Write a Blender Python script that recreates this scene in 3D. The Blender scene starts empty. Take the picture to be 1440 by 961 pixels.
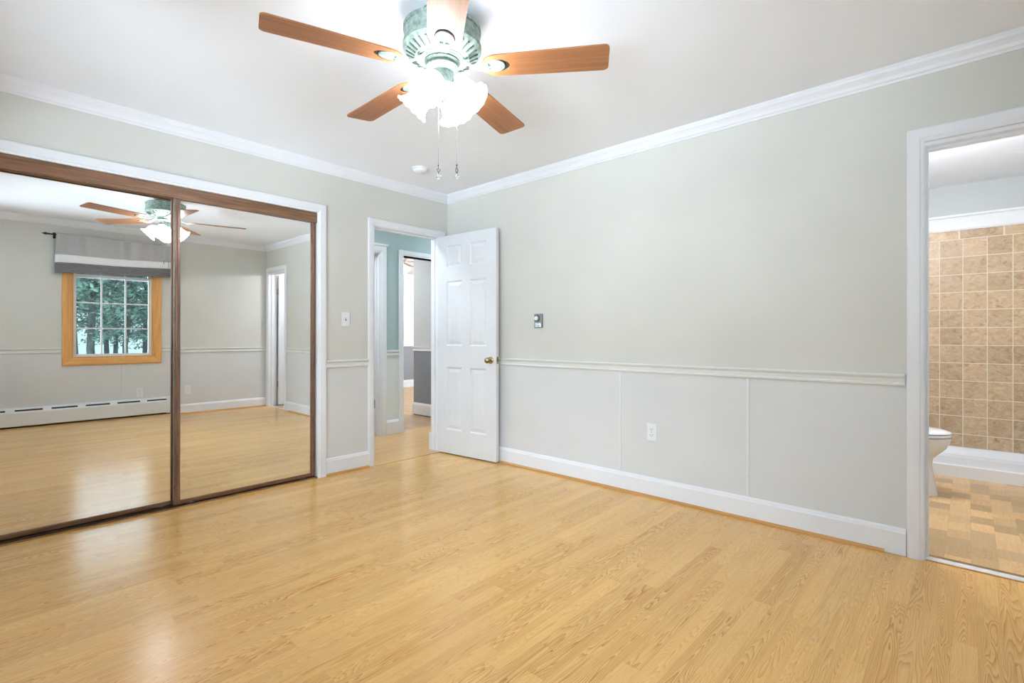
import bpy, bmesh, math, random
from mathutils import Vector, Matrix
PI = math.pi
S = bpy.context.scene
COL = S.collection
random.seed(7)

# ------------------------------------------------------------------ camera, world, lights, exposure
F_PX, HORIZON, AZ = 706.0, 473.5, math.radians(42.33)
CAM = (-3.160, -3.718, 1.09)
cam = bpy.data.cameras.new('camera')
cam.sensor_width = 36.0
cam.lens = 36.0 * F_PX / 1440.0
cam.shift_y = (HORIZON - 480.5) / 1440.0
cam.clip_start = 0.02
camo = bpy.data.objects.new('camera', cam)
camo.location = CAM
camo.rotation_euler = (PI / 2, 0, AZ - PI / 2)
COL.objects.link(camo)
S.camera = camo

w = bpy.data.worlds.new('overcast_sky')
S.world = w
w.use_nodes = True
bgn = w.node_tree.nodes['Background']
bgn.inputs[0].default_value = (0.62, 0.86, 0.93, 1)
bgn.inputs[1].default_value = 0.85

SHADE_EMIT = 31.0


def area(name, loc, rot, sx, sy, power, col=(1, 1, 1)):
    l = bpy.data.lights.new(name, 'AREA')
    l.shape = 'RECTANGLE'
    l.size, l.size_y, l.energy, l.color = sx, sy, power, col
    o = bpy.data.objects.new(name, l)
    o.location, o.rotation_euler = loc, rot
    COL.objects.link(o)
    return o


def ptl(name, loc, power, r=0.05, col=(1, 1, 1)):
    l = bpy.data.lights.new(name, 'POINT')
    l.energy, l.shadow_soft_size, l.color = power, r, col
    o = bpy.data.objects.new(name, l)
    o.location = loc
    COL.objects.link(o)
    return o


# daylight lamps added outside the two added, unseen west windows
FILL_TINT = (0.765, 0.875, 1.0)
for wy in (-1.10, -3.10):
    area('window_fill', (-3.95, wy, 1.50), (0, -PI / 2, 0), 1.3, 1.6, 15, FILL_TINT)
# added area lights, one angled up at the ceiling, one down into the room
area('upward_fill', (-8.3, -5.96, -0.95), (0, -PI / 2 - math.radians(25), math.radians(40)), 3.6, 7.0, 2000, FILL_TINT)
area('downward_fill', (-9.3, -6.8, 4.0), (0, -PI / 2 + math.radians(19), math.radians(40)), 4.0, 7.0, 1250, FILL_TINT)
area('south_fill', (-1.85, -12.5, 4.6), (PI / 2 - math.radians(22), 0, 0), 7.0, 3.2, 190, FILL_TINT)  # added light outside the south window, set above the mirrored view
ptl('hall_fill', (1.7, 0.55, 2.10), 27.0, 0.10, (0.86, 0.95, 1.0))  # added fill for the teal wall and hall floor, no fixture
area('hall_end_fill', (-0.98, 0.58, 2.40), (0, 0, 0), 0.28, 0.28, 14.0, (0.86, 0.95, 1.0))  # second added hall fill, also brightens the open door
ptl('bathroom_ceiling_lamp', (0.95, -3.20, 2.10), 34.0, 0.10, (0.93, 0.94, 1.0))
ptl('far_room_side_fill', (3.6, 3.0, 2.0), 95.0, 0.10, (0.9, 0.95, 1.0))  # unseen light added to brighten the far end wall
ptl('far_room_fill', (0.1, 3.3, 2.0), 38.0, 0.10, (0.86, 0.94, 1.0))  # added out of view to light the partition face

S.view_settings.view_transform = 'Standard'
S.view_settings.look = 'None'
S.view_settings.gamma = 1.0
S.view_settings.use_curve_mapping = False
S.view_settings.exposure = 0.64
S.cycles.use_denoising = True
S.cycles.max_bounces = 10
S.cycles.diffuse_bounces = 6
S.cycles.glossy_bounces = 6
S.cycles.transparent_max_bounces = 12
S.cycles.sample_clamp_indirect = 6.0
S.cycles.caustics_reflective = True
S.cycles.blur_glossy = 1.0
S.cycles.caustics_refractive = False


# ------------------------------------------------------------------ materials
def lin(c):
    return tuple(((v / 255.0) / 12.92 if v / 255.0 <= 0.04045 else ((v / 255.0 + 0.055) / 1.055) ** 2.4) for v in c) + (1,)


class NT:
    def __init__(s, name):
        s.m = bpy.data.materials.new(name)
        s.m.use_nodes = True
        s.t = s.m.node_tree
        s.p = s.t.nodes['Principled BSDF']
        s.out = s.t.nodes['Material Output']

    def n(s, typ, **kw):
        o = s.t.nodes.new(typ)
        for k, v in kw.items():
            setattr(o, k, v)
        return o

    def link(s, a, b):
        s.t.links.new(a, b)

    def val(s, sock, v):
        if hasattr(v, 'is_output') or isinstance(v, bpy.types.NodeSocket):
            s.link(v, sock)
        else:
            sock.default_value = v

    def math(s, op, a, b=0.0, c=None):
        o = s.n('ShaderNodeMath', operation=op)
        s.val(o.inputs[0], a)
        s.val(o.inputs[1], b)
        if c is not None:
            s.val(o.inputs[2], c)
        return o.outputs[0]

    def comb(s, x, y, z=0.0):
        o = s.n('ShaderNodeCombineXYZ')
        s.val(o.inputs[0], x); s.val(o.inputs[1], y); s.val(o.inputs[2], z)
        return o.outputs[0]

    def noise(s, vec, scale=1.0, detail=2.0, rough=0.5, dist=0.0):
        o = s.n('ShaderNodeTexNoise')
        s.link(vec, o.inputs['Vector'])
        o.inputs['Scale'].default_value = scale
        o.inputs['Detail'].default_value = detail
        o.inputs['Roughness'].default_value = rough
        o.inputs['Distortion'].default_value = dist
        return o.outputs[0]

    def white(s, vec):
        o = s.n('ShaderNodeTexWhiteNoise', noise_dimensions='3D')
        s.link(vec, o.inputs['Vector'])
        return o.outputs['Value'], o.outputs['Color']

    def obj(s):
        o = s.n('ShaderNodeTexCoord')
        return o.outputs['Object']

    def sep(s, vec):
        o = s.n('ShaderNodeSeparateXYZ')
        s.link(vec, o.inputs[0])
        return o.outputs

    def ramp(s, fac, stops, interp='LINEAR'):
        o = s.n('ShaderNodeValToRGB')
        o.color_ramp.interpolation = interp
        el = o.color_ramp.elements
        el[0].position, el[0].color = stops[0][0], lin(stops[0][1])
        el[1].position, el[1].color = stops[-1][0], lin(stops[-1][1])
        for pos, c in stops[1:-1]:
            e = el.new(pos)
            e.color = lin(c)
        s.link(fac, o.inputs[0])
        return o.outputs[0]

    def mix(s, fac, a, b, blend='MIX'):
        o = s.n('ShaderNodeMix', data_type='RGBA', blend_type=blend)
        s.val(o.inputs[0], fac)
        s.val(o.inputs[6], a if not isinstance(a, tuple) else a)
        s.val(o.inputs[7], b)
        return o.outputs[2]

    def set(s, rough=0.5, metal=0.0, spec=None):
        s.p.inputs['Roughness'].default_value = rough
        s.p.inputs['Metallic'].default_value = metal
        if spec is not None:
            s.p.inputs['Specular IOR Level'].default_value = spec
        return s

    def bump(s, h, strength=0.1, dist=0.01):
        o = s.n('ShaderNodeBump')
        o.inputs['Strength'].default_value = strength
        o.inputs['Distance'].default_value = dist
        s.link(h, o.inputs['Height'])
        s.link(o.outputs[0], s.p.inputs['Normal'])


def paint(name, c, rough=0.5, var=0.03, scale=3.0, metal=0.0, spec=0.4):
    t = NT(name).set(rough, metal, spec)
    f = t.noise(t.obj(), scale, 3.0)
    lo = tuple(max(0, v * (1 - var)) for v in c)
    hi = tuple(min(255, v * (1 + var)) for v in c)
    t.link(t.ramp(f, [(0.3, lo), (0.7, hi)]), t.p.inputs['Base Color'])
    return t.m


def streaky(name, a, b, axis=0, rough=0.4, metal=0.0, fine=60.0, along=2.0, spec=0.4):
    t = NT(name).set(rough, metal, spec)
    x = t.sep(t.obj())
    v = [t.math('MULTIPLY', x[i], along if i == axis else fine) for i in range(3)]
    f = t.noise(t.comb(*v), 1.0, 4.0, 0.6, 0.3)
    t.link(t.ramp(f, [(0.28, a), (0.72, b)]), t.p.inputs['Base Color'])
    return t.m


def plank_floor(name, width, length, pale, mid, dark, rough=0.28, contrast=1.0, rot=False, tone=0.10):
    t = NT(name).set(rough, 0.0, 0.5)
    xyz = t.sep(t.obj())
    X, Y = (xyz[1], xyz[0]) if rot else (xyz[0], xyz[1])
    yr = t.math('DIVIDE', Y, width)
    row = t.math('FLOOR', yr)
    yl = t.math('SUBTRACT', t.math('SUBTRACT', yr, row), 0.5)
    rr, _ = t.white(t.comb(row, 3.7, 1.0))
    Xo = t.math('ADD', X, t.math('MULTIPLY', rr, 9.0))
    xc = t.math('DIVIDE', Xo, length)
    colm = t.math('FLOOR', xc)
    r1, rc = t.white(t.comb(row, colm, 0.0))
    r2, _ = t.white(t.comb(row, colm, 5.0))
    r3, _ = t.white(t.comb(row, colm, 11.0))
    # cathedral figure: contour lines of a stretched height field
    h = t.noise(t.comb(t.math('MULTIPLY', Xo, 1.5), t.math('MULTIPLY', Y, 16.0), t.math('MULTIPLY', r1, 60.0)), 1.0, 2.0, 0.45, 0.25)
    freq = t.math('ADD', 15.0, t.math('MULTIPLY', r2, 14.0))
    par = t.math('MULTIPLY', t.math('MULTIPLY', yl, yl), t.math('ADD', 0.2, t.math('MULTIPLY', r3, 0.8)))
    hh = t.math('ADD', t.math('ADD', h, par), t.math('MULTIPLY', Xo, 0.35))
    ring = t.math('FRACT', t.math('MULTIPLY', hh, freq))
    ring = t.math('POWER', ring, 2.2)
    # straight fine grain
    g = t.noise(t.comb(t.math('MULTIPLY', Xo, 5.0), t.math('MULTIPLY', Y, 260.0), r1), 1.0, 3.0, 0.6, 0.2)
    broad = t.noise(t.comb(t.math('MULTIPLY', Xo, 1.2), t.math('MULTIPLY', Y, 9.0), t.math('MULTIPLY', r1, 30.0)), 1.0, 2.0)
    fig = t.math('MULTIPLY', ring, t.math('MULTIPLY', t.math('ADD', 0.26, t.math('MULTIPLY', t.math('POWER', r3, 1.3), 0.70)), contrast))
    fac = t.math('ADD', t.math('MULTIPLY', fig, 0.85), t.math('MULTIPLY', t.math('SUBTRACT', g, 0.35), 0.75 * contrast))
    fac = t.math('ADD', fac, t.math('MULTIPLY', t.math('SUBTRACT', broad, 0.5), 0.35))
    c = t.ramp(fac, [(0.0, pale), (0.35, mid), (0.95, dark)])
    # per-strip tone
    tv = t.math('ADD', 1.0 - tone / 2, t.math('MULTIPLY', r2, tone))
    c = t.mix(1.0, c, t.comb(tv, tv, tv), 'MULTIPLY')
    # thin joints between strips
    e1 = t.math('GREATER_THAN', t.math('ABSOLUTE', yl), 0.5 - 0.0006 / width)
    xf = t.math('SUBTRACT', xc, colm)
    e2 = t.math('LESS_THAN', xf, 0.0012 / length)
    e = t.math('MULTIPLY', t.math('MAXIMUM', e1, e2), 0.35)
    c = t.mix(e, c, lin(dark))
    t.link(c, t.p.inputs['Base Color'])
    return t.m


def parquet(name, cell):
    t = NT(name).set(0.3, 0.0, 0.5)
    x = t.sep(t.obj())
    # staggered blocks with alternating grain direction
    yr = t.math('DIVIDE', x[1], cell)
    row = t.math('FLOOR', yr)
    xo = t.math('ADD', t.math('DIVIDE', x[0], cell * 1.55), t.math('MULTIPLY', row, 0.37))
    col = t.math('FLOOR', xo)
    r1, _ = t.white(t.comb(row, col, 2.0))
    r2, _ = t.white(t.comb(row, col, 9.0))
    sel = t.math('GREATER_THAN', r2, 0.5)
    ga = t.noise(t.comb(t.math('MULTIPLY', x[0], 5.0), t.math('MULTIPLY', x[1], 90.0), t.math('MULTIPLY', r1, 40.0)), 1.0, 3.0, 0.55, 0.6)
    h = t.noise(t.comb(t.math('MULTIPLY', x[0], 9.0), t.math('MULTIPLY', x[1], 22.0), t.math('MULTIPLY', r1, 40.0)), 1.0, 1.0, 0.4, 0.3)
    gb = t.math('POWER', t.math('FRACT', t.math('MULTIPLY', h, 9.0)), 2.0)
    g = t.math('ADD', t.math('MULTIPLY', ga, 0.5), t.math('MULTIPLY', t.math('MULTIPLY', gb, sel), 0.25))
    c = t.ramp(g, [(0.05, (233, 202, 155)), (0.7, (196, 152, 98))])
    tv = t.math('ADD', 0.58, t.math('MULTIPLY', r1, 0.48))
    c = t.mix(1.0, c, t.comb(tv, t.math('MULTIPLY', tv, 0.98), t.math('MULTIPLY', tv, 0.94)), 'MULTIPLY')
    yf = t.math('ABSOLUTE', t.math('SUBTRACT', t.math('SUBTRACT', yr, row), 0.5))
    e = t.math('MULTIPLY', t.math('GREATER_THAN', yf, 0.493), 0.3)
    c = t.mix(e, c, lin((140, 100, 60)))
    t.link(c, t.p.inputs['Base Color'])
    return t.m


def tile_mat(name, y0, z0, pitch, top_z):
    """square stone tiles on a wall in the yz plane; the cut top course is offset by half a tile"""
    t = NT(name).set(0.35, 0.0, 0.45)
    x = t.sep(t.obj())
    top = t.math('GREATER_THAN', x[2], top_z)
    yr = t.math('ADD', t.math('DIVIDE', t.math('SUBTRACT', x[1], y0), pitch), t.math('MULTIPLY', top, 0.12))
    yr = t.math('MULTIPLY', yr, t.math('SUBTRACT', 1.0, t.math('MULTIPLY', top, 0.45)))
    zr = t.math('DIVIDE', t.math('SUBTRACT', x[2], z0), pitch)
    iy, iz = t.math('FLOOR', yr), t.math('FLOOR', zr)
    fy = t.math('ABSOLUTE', t.math('SUBTRACT', t.math('SUBTRACT', yr, iy), 0.5))
    fz = t.math('ABSOLUTE', t.math('SUBTRACT', t.math('SUBTRACT', zr, iz), 0.5))
    edge = t.math('GREATER_THAN', t.math('MAXIMUM', fy, fz), 0.481)
    r1, _ = t.white(t.comb(iy, iz, 1.0))
    n1 = t.noise(t.comb(x[0], t.math('ADD', t.math('MULTIPLY', x[1], 18.0), t.math('MULTIPLY', r1, 50.0)), t.math('MULTIPLY', x[2], 26.0)), 1.0, 6.0, 0.70, 1.2)
    c = t.ramp(n1, [(0.30, (150, 118, 86)), (0.42, (194, 163, 128)), (0.58, (208, 182, 147)), (0.74, (224, 203, 171))])
    tv = t.math('ADD', 0.80, t.math('MULTIPLY', r1, 0.22))
    c = t.mix(1.0, c, t.comb(tv, tv, tv), 'MULTIPLY')
    c = t.mix(edge, c, lin((222, 214, 196)))
    t.link(c, t.p.inputs['Base Color'])
    t.bump(t.math('SUBTRACT', 1.0, edge), 0.3, 0.002)
    return t.m


def metal(name, a, b, rough=0.35, scale=30.0, met=0.9):
    t = NT(name).set(rough, met)
    f = t.noise(t.obj(), scale, 4.0, 0.6)
    t.link(t.ramp(f, [(0.35, a), (0.65, b)]), t.p.inputs['Base Color'])
    return t.m


def glow(name, c, strength):
    t = NT(name)
    f = t.noise(t.obj(), 20.0, 2.0)
    t.link(t.ramp(f, [(0.3, tuple(v * 0.98 for v in c)), (0.7, c)]), t.p.inputs['Emission Color'])
    t.p.inputs['Emission Strength'].default_value = strength
    t.p.inputs['Base Color'].default_value = (0.8, 0.8, 0.8, 1)
    return t.m


def shade_glow(name, c, strength):
    t = NT(name)
    f = t.noise(t.obj(), 20.0, 2.0)
    t.link(t.ramp(f, [(0.3, tuple(v * 0.98 for v in c)), (0.7, c)]), t.p.inputs['Emission Color'])
    x = t.sep(t.obj())
    m = t.n('ShaderNodeMapRange')
    m.inputs['From Min'].default_value, m.inputs['From Max'].default_value = -0.112, -0.078
    m.inputs['To Min'].default_value, m.inputs['To Max'].default_value = 0.55, strength  # emission painted weaker towards the rim, away from the bulb
    t.link(x[2], m.inputs['Value'])
    t.link(m.outputs[0], t.p.inputs['Emission Strength'])
    t.p.inputs['Base Color'].default_value = (0.8, 0.8, 0.8, 1)
    return t.m


def pane_mat(name):
    t = NT(name)
    tr, gl, mx = t.n('ShaderNodeBsdfTransparent'), t.n('ShaderNodeBsdfGlossy'), t.n('ShaderNodeMixShader')
    fr = t.n('ShaderNodeFresnel')
    fr.inputs[0].default_value = 1.45
    tr.inputs[0].default_value = (0.96, 0.98, 0.98, 1)
    gl.inputs['Roughness'].default_value = 0.02
    t.link(fr.outputs[0], mx.inputs[0]); t.link(tr.outputs[0], mx.inputs[1]); t.link(gl.outputs[0], mx.inputs[2])
    t.link(mx.outputs[0], t.out.inputs[0])
    return t.m


def crystal_mat(name):
    t = NT(name).set(0.02, 0.0)
    t.p.inputs['Transmission Weight'].default_value = 0.9
    t.p.inputs['IOR'].default_value = 1.5
    f = t.noise(t.obj(), 40.0)
    t.link(t.ramp(f, [(0.3, (235, 240, 242)), (0.7, (250, 252, 255))]), t.p.inputs['Base Color'])
    return t.m


def mirror_mat(name):
    t = NT(name).set(0.0, 1.0)
    f = t.noise(t.obj(), 2.0)
    t.link(t.ramp(f, [(0.3, (248, 250, 249)), (0.7, (249, 251, 250))]), t.p.inputs['Base Color'])
    return t.m


M = dict(
    wall=paint('wall_paint_greige', (208, 208, 202), 0.55, 0.012, 2.0),
    wains=paint('wainscot_paint_soft_white', (211, 213, 214), 0.5, 0.01, 2.0),
    ceil=paint('ceiling_paint_white', (239, 242, 248), 0.7, 0.008, 2.0),
    trim=paint('trim_paint_white', (229, 231, 236), 0.35, 0.01, 4.0),
    rail=paint('rail_paint_soft_white', (219, 221, 220), 0.4, 0.01, 4.0),
    door=paint('door_paint_white', (221, 223, 227), 0.35, 0.01, 4.0),
    floor=plank_floor('oak_laminate', 0.068, 0.78, (230, 189, 121), (218, 169, 98), (176, 121, 55), 0.22),
    hfloor=plank_floor('hall_oak', 0.068, 0.9, (226, 184, 128), (212, 166, 106), (170, 122, 66), 0.28),
    ffloor=plank_floor('far_room_oak', 0.08, 0.9, (205, 172, 130), (190, 155, 112), (150, 115, 78), 0.3, rot=True),
    bfloor=parquet('bathroom_parquet_laminate', 0.098),
    teal=paint('hall_paint_teal', (166, 182, 184), 0.55, 0.015),
    hlow=paint('hall_wainscot_pale', (220, 225, 227), 0.5, 0.01),
    fup=paint('far_room_paint_pale', (206, 211, 214), 0.55, 0.01),
    fwall=paint('far_room_paint_warm', (222, 219, 214), 0.55, 0.01),
    flow=paint('far_room_wainscot_grey', (134, 139, 146), 0.55, 0.015),
    bwall=paint('bathroom_paint', (194, 198, 197), 0.55, 0.01),
    tile=tile_mat('beige_stone_tile', -3.527 - 0.156 * 8, 0.07, 0.157, 1.954),
    white=paint('white_plastic', (228, 231, 235), 0.35, 0.01, 20.0),
    porc=paint('white_porcelain', (236, 237, 236), 0.12, 0.005, 6.0, 0.0, 0.5),
    acryl=paint('white_acrylic', (236, 238, 240), 0.25, 0.005, 6.0),
    marble=paint('white_marble', (228, 230, 236), 0.25, 0.06, 25.0),
    brown_strip=paint('dull_brown_strip', (132, 106, 62), 0.5, 0.08, 30.0),
    shoe=streaky('shoe_mould_wood', (176, 122, 62), (208, 158, 94), 1, 0.4),
    shoex=streaky('shoe_mould_wood_cross', (176, 122, 62), (208, 158, 94), 0, 0.4),
    dark=paint('dark_gap', (40, 32, 26), 0.7, 0.1, 20.0),
    frame_x=streaky('bronze_woodgrain_horizontal', (88, 60, 42), (150, 110, 80), 0, 0.30, 0.15, 110.0, 5.0, 0.6),
    frame_z=streaky('bronze_woodgrain_vertical', (86, 60, 50), (150, 116, 96), 2, 0.28, 0.25, 110.0, 5.0, 0.6),
    track=metal('bronze_track', (70, 56, 44), (96, 78, 58), 0.35, 12.0, 0.6),
    lip=metal('worn_bronze_lip', (128, 98, 60), (168, 134, 90), 0.4, 14.0, 0.1),
    mirror=mirror_mat('silvered_mirror'),
    oak=streaky('window_oak_vertical', (206, 148, 82), (228, 176, 108), 2, 0.4, 0.0, 45.0, 3.0),
    oakx=streaky('window_oak_horizontal', (206, 148, 82), (228, 176, 108), 0, 0.4, 0.0, 45.0, 3.0),
    pane=pane_mat('window_glass'),
    sash=paint('sash_white', (226, 228, 230), 0.4, 0.01),
    blade=streaky('fan_blade_walnut', (134, 86, 52), (168, 114, 72), 0, 0.38, 0.0, 40.0, 1.8),
    patina=metal('verdigris_patina', (98, 114, 105), (142, 160, 150), 0.55, 40.0, 0.2),
    patina_dark=metal('verdigris_patina_dark', (56, 67, 62), (92, 106, 99), 0.55, 60.0, 0.25),
    patina_pale=metal('verdigris_patina_pale', (112, 130, 122), (146, 162, 154), 0.5, 40.0, 0.2),
    shade=shade_glow('lit_frosted_glass', (240, 243, 250), SHADE_EMIT),
    bulb=glow('lit_bulb', (255, 246, 230), SHADE_EMIT * 1.5),
    chain=metal('antique_chain', (120, 118, 112), (160, 158, 150), 0.35, 60.0, 0.9),
    crystal=crystal_mat('clear_crystal'),
    brass=metal('antique_brass', (150, 134, 96), (190, 176, 136), 0.22, 30.0, 1.0),
    steel=metal('brushed_steel', (108, 110, 109), (136, 138, 136), 0.45, 60.0, 0.7),
    chrome=metal('chrome', (205, 207, 208), (225, 226, 228), 0.12, 60.0, 1.0),
    slot=paint('slot_dark', (92, 88, 84), 0.6, 0.05, 40.0),
    black=paint('black_slot', (46, 38, 34), 0.6, 0.05, 40.0),
    iron=metal('black_iron', (44, 42, 40), (64, 60, 56), 0.5, 30.0, 0.6),
    cloth=streaky('valance_grey_cloth', (170, 168, 168), (186, 184, 184), 2, 0.9, 0.0, 120.0, 120.0, 0.1),
    clothw=streaky('valance_white_cloth', (226, 228, 230), (236, 238, 240), 0, 0.9, 0.0, 120.0, 120.0, 0.1),
    clothd=streaky('valance_dark_satin', (104, 103, 107), (130, 128, 132), 0, 0.45, 0.0, 120.0, 40.0, 0.5),
    heater=paint('heater_enamel', (226, 229, 230), 0.4, 0.01, 5.0),
    bark=streaky('tree_bark', (66, 70, 70), (112, 116, 114), 2, 0.9, 0.0, 18.0, 3.0, 0.1),
    needle=paint('conifer_needles', (112, 136, 124), 0.8, 0.35, 3.0, 0.0, 0.1),
    snow=paint('pale_ground', (190, 200, 200), 0.9, 0.1, 0.6),
    dfan=streaky('far_fan_blade', (120, 92, 64), (150, 120, 86), 0, 0.5, 0.0, 40.0, 3.0),
)


# ------------------------------------------------------------------ mesh helpers
def new():
    return bmesh.new()


def box(bm, x0, x1, y0, y1, z0, z1, bev=0.0, mi=0, mat=None):
    vs = [bm.verts.new((x, y, z)) for x in (x0, x1) for y in (y0, y1) for z in (z0, z1)]
    idx = [(0, 1, 3, 2), (4, 6, 7, 5), (0, 4, 5, 1), (2, 3, 7, 6), (0, 2, 6, 4), (1, 5, 7, 3)]
    fs = [bm.faces.new([vs[i] for i in f]) for f in idx]
    for f in fs:
        f.material_index = mi
    if mat is not None:
        for v in vs:
            v.co = mat @ v.co
    if bev > 0:
        es = list({e for f in fs for e in f.edges})
        bmesh.ops.bevel(bm, geom=es, offset=bev, segments=2, profile=0.6, affect='EDGES')
    return fs


def lathe(bm, prof, seg=32, mat=None, wob=None, closed_bottom=True, closed_top=True):
    """prof: list of (r, z)"""
    rings = []
    for i, (r, z) in enumerate(prof):
        ring = []
        for k in range(seg):
            a = 2 * PI * k / seg
            rr = r
            zz = z
            if wob:
                rr, zz = wob(i, a, r, z)
            v = Vector((rr * math.cos(a), rr * math.sin(a), zz))
            ring.append(bm.verts.new(mat @ v if mat is not None else v))
        rings.append(ring)
    for a, b in zip(rings, rings[1:]):
        for k in range(seg):
            j = (k + 1) % seg
            bm.faces.new((a[k], a[j], b[j], b[k]))
    if closed_bottom and prof[0][0] > 1e-6:
        bm.faces.new(list(reversed(rings[0])))
    if closed_top and prof[-1][0] > 1e-6:
        bm.faces.new(rings[-1])
    return rings


def tube(bm, pts, rad, seg=10):
    pts = [Vector(p) for p in pts]
    rs = rad if isinstance(rad, (list, tuple)) else [rad] * len(pts)
    rings = []
    prev = None
    for i, p in enumerate(pts):
        d = (pts[min(i + 1, len(pts) - 1)] - pts[max(i - 1, 0)]).normalized()
        ref = prev if prev is not None else (Vector((0, 0, 1)) if abs(d.z) < 0.9 else Vector((1, 0, 0)))
        u = d.cross(ref)
        if u.length < 1e-5:
            u = d.orthogonal()
        u.normalize()
        v = u.cross(d).normalized()
        prev = v
        rings.append([bm.verts.new(p + (u * math.cos(2 * PI * k / seg) + v * math.sin(2 * PI * k / seg)) * rs[i]) for k in range(seg)])
    for a, b in zip(rings, rings[1:]):
        for k in range(seg):
            j = (k + 1) % seg
            bm.faces.new((a[k], a[j], b[j], b[k]))
    bm.faces.new(list(reversed(rings[0])))
    bm.faces.new(rings[-1])


def ball(bm, c, r, seg=16, sz=(1, 1, 1)):
    m = Matrix.Translation(c) @ Matrix.Diagonal((sz[0] * r, sz[1] * r, sz[2] * r, 1))
    bmesh.ops.create_uvsphere(bm, u_segments=seg, v_segments=max(6, seg // 2), radius=1.0, matrix=m)


def torus(bm, c, R, r, mat=None, seg=20, sub=8):
    mat = mat or Matrix.Identity(4)
    rings = []
    for i in range(seg):
        a = 2 * PI * i / seg
        rings.append([bm.verts.new(Vector(c) + mat.to_3x3() @ Vector(((R + r * math.cos(b)) * math.cos(a), (R + r * math.cos(b)) * math.sin(a), r * math.sin(b)))) for b in [2 * PI * k / sub for k in range(sub)]])
    for i in range(seg):
        a, b = rings[i], rings[(i + 1) % seg]
        for k in range(sub):
            j = (k + 1) % sub
            bm.faces.new((a[k], b[k], b[j], a[j]))


def molding(bm, p0, p1, wdir, ndir, prof, m0=0.0, m1=0.0):
    """sweep profile [(w, t)] from p0 to p1; the ends are mitred by w*m0 / w*m1"""
    p0, p1, wdir, ndir = Vector(p0), Vector(p1), Vector(wdir), Vector(ndir)
    d = (p1 - p0).normalized()
    A = [bm.verts.new(p0 + wdir * a + ndir * t - d * (a * m0)) for a, t in prof]
    B = [bm.verts.new(p1 + wdir * a + ndir * t + d * (a * m1)) for a, t in prof]
    n = len(prof)
    for k in range(n):
        j = (k + 1) % n
        bm.faces.new((A[k], A[j], B[j], B[k]))
    bm.faces.new(list(reversed(A)))
    bm.faces.new(B)


def extrude_poly(bm, pts2, z0, z1, mat=None):
    def T(x, y, z):
        v = Vector((x, y, z))
        return mat @ v if mat is not None else v
    A = [bm.verts.new(T(x, y, z0)) for x, y in pts2]
    B = [bm.verts.new(T(x, y, z1)) for x, y in pts2]
    n = len(pts2)
    for k in range(n):
        j = (k + 1) % n
        bm.faces.new((A[k], A[j], B[j], B[k]))
    bm.faces.new(list(reversed(A)))
    bm.faces.new(B)


def obj(name, bm, mats, parent=None, smooth=False, loc=(0, 0, 0), rot=(0, 0, 0), kind=None, label=None, cat=None, group=None, auto=None):
    bmesh.ops.recalc_face_normals(bm, faces=bm.faces[:])
    me = bpy.data.meshes.new(name)
    bm.to_mesh(me)
    bm.free()
    for m in (mats if isinstance(mats, (list, tuple)) else [mats]):
        me.materials.append(m)
    if smooth:
        for p in me.polygons:
            p.use_smooth = True
        if auto is not None:
            me.set_sharp_from_angle(angle=math.radians(auto))
    o = bpy.data.objects.new(name, me)
    o.location, o.rotation_euler = loc, rot
    COL.objects.link(o)
    if parent is not None:
        o.parent = parent
    tag(o, label, cat, group, kind)
    return o


def tag(o, label=None, cat=None, group=None, kind=None):
    if label: o['label'] = label
    if cat: o['category'] = cat
    if group: o['group'] = group
    if kind: o['kind'] = kind
    return o


def thing(name, label, cat, loc=(0, 0, 0), rot=(0, 0, 0), group=None, kind=None):
    o = bpy.data.objects.new(name, None)
    o.empty_display_size = 0.1
    o.location, o.rotation_euler = loc, rot
    COL.objects.link(o)
    return tag(o, label, cat, group, kind)


def struct(name, bm, mats, label, cat, **kw):
    return obj(name, bm, mats, kind='structure', label=label, cat=cat, **kw)


TRIM_N = [0]


def trim(bm, m, label, cat='trim', **kw):
    TRIM_N[0] += 1
    return struct('trim_%d' % TRIM_N[0], bm, m, label, cat, **kw)


def kids(o):
    return [c for c in bpy.data.objects if c.parent == o]


def copy_tree(o, parent=None):
    c = o.copy()
    COL.objects.link(c)
    c.parent = parent
    for ch in kids(o):
        copy_tree(ch, c)
    return c


# ------------------------------------------------------------------ dimensions
H = 2.44                      # ceiling
WX, SY = -3.63, -4.20         # west and south walls of the bedroom
CX0, CX1, CZ = -3.15, -1.308, 2.046     # closet opening
DX0, DX1, DZ = -0.812, -0.098, 2.030    # bedroom doorway
BY0, BY1, BZ = -4.125, -3.556, 2.020    # bathroom doorway
T = 0.12
HY = 1.05                     # hall far wall
FX, FY = 4.6, 5.2             # far room
BX = 2.81                     # bathroom tiled wall
BN = -2.90                    # bathroom north wall

# ------------------------------------------------------------------ floors and ceilings
bm = new(); box(bm, WX - T, 0.012, SY - T, -0.030, -0.10, 0.0); box(bm, WX - T, -0.90, -0.030, T, -0.10, 0.0)
struct('floor', bm, M['floor'], 'light oak strip floor of the bedroom', 'floor')
bm = new(); box(bm, -0.90, FX, -0.030, T, -0.10, -0.001); box(bm, -1.25, FX, T, 1.15, -0.10, -0.001)
struct('floor_hall', bm, M['hfloor'], 'warm oak floor of the hallway past the open door', 'floor')
bm = new(); box(bm, -1.25, FX, 1.15, FY + T, -0.10, -0.001)
struct('floor_far_room', bm, M['ffloor'], 'greyish wood floor of the room across the hall', 'floor')
bm = new(); box(bm, 0.100, BX + T, SY - T, BN + T, -0.10, 0.0)
struct('floor_bathroom', bm, M['bfloor'], 'wood parquet block floor of the bathroom', 'floor')
bm = new(); box(bm, WX - T, 0.06, SY - T, 0.06, H, H + 0.1)
struct('ceiling', bm, M['ceil'], 'flat white bedroom ceiling around the fan', 'ceiling')
bm = new(); box(bm, -1.25, FX + T, 0.06, FY + T, H, H + 0.1)
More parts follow.
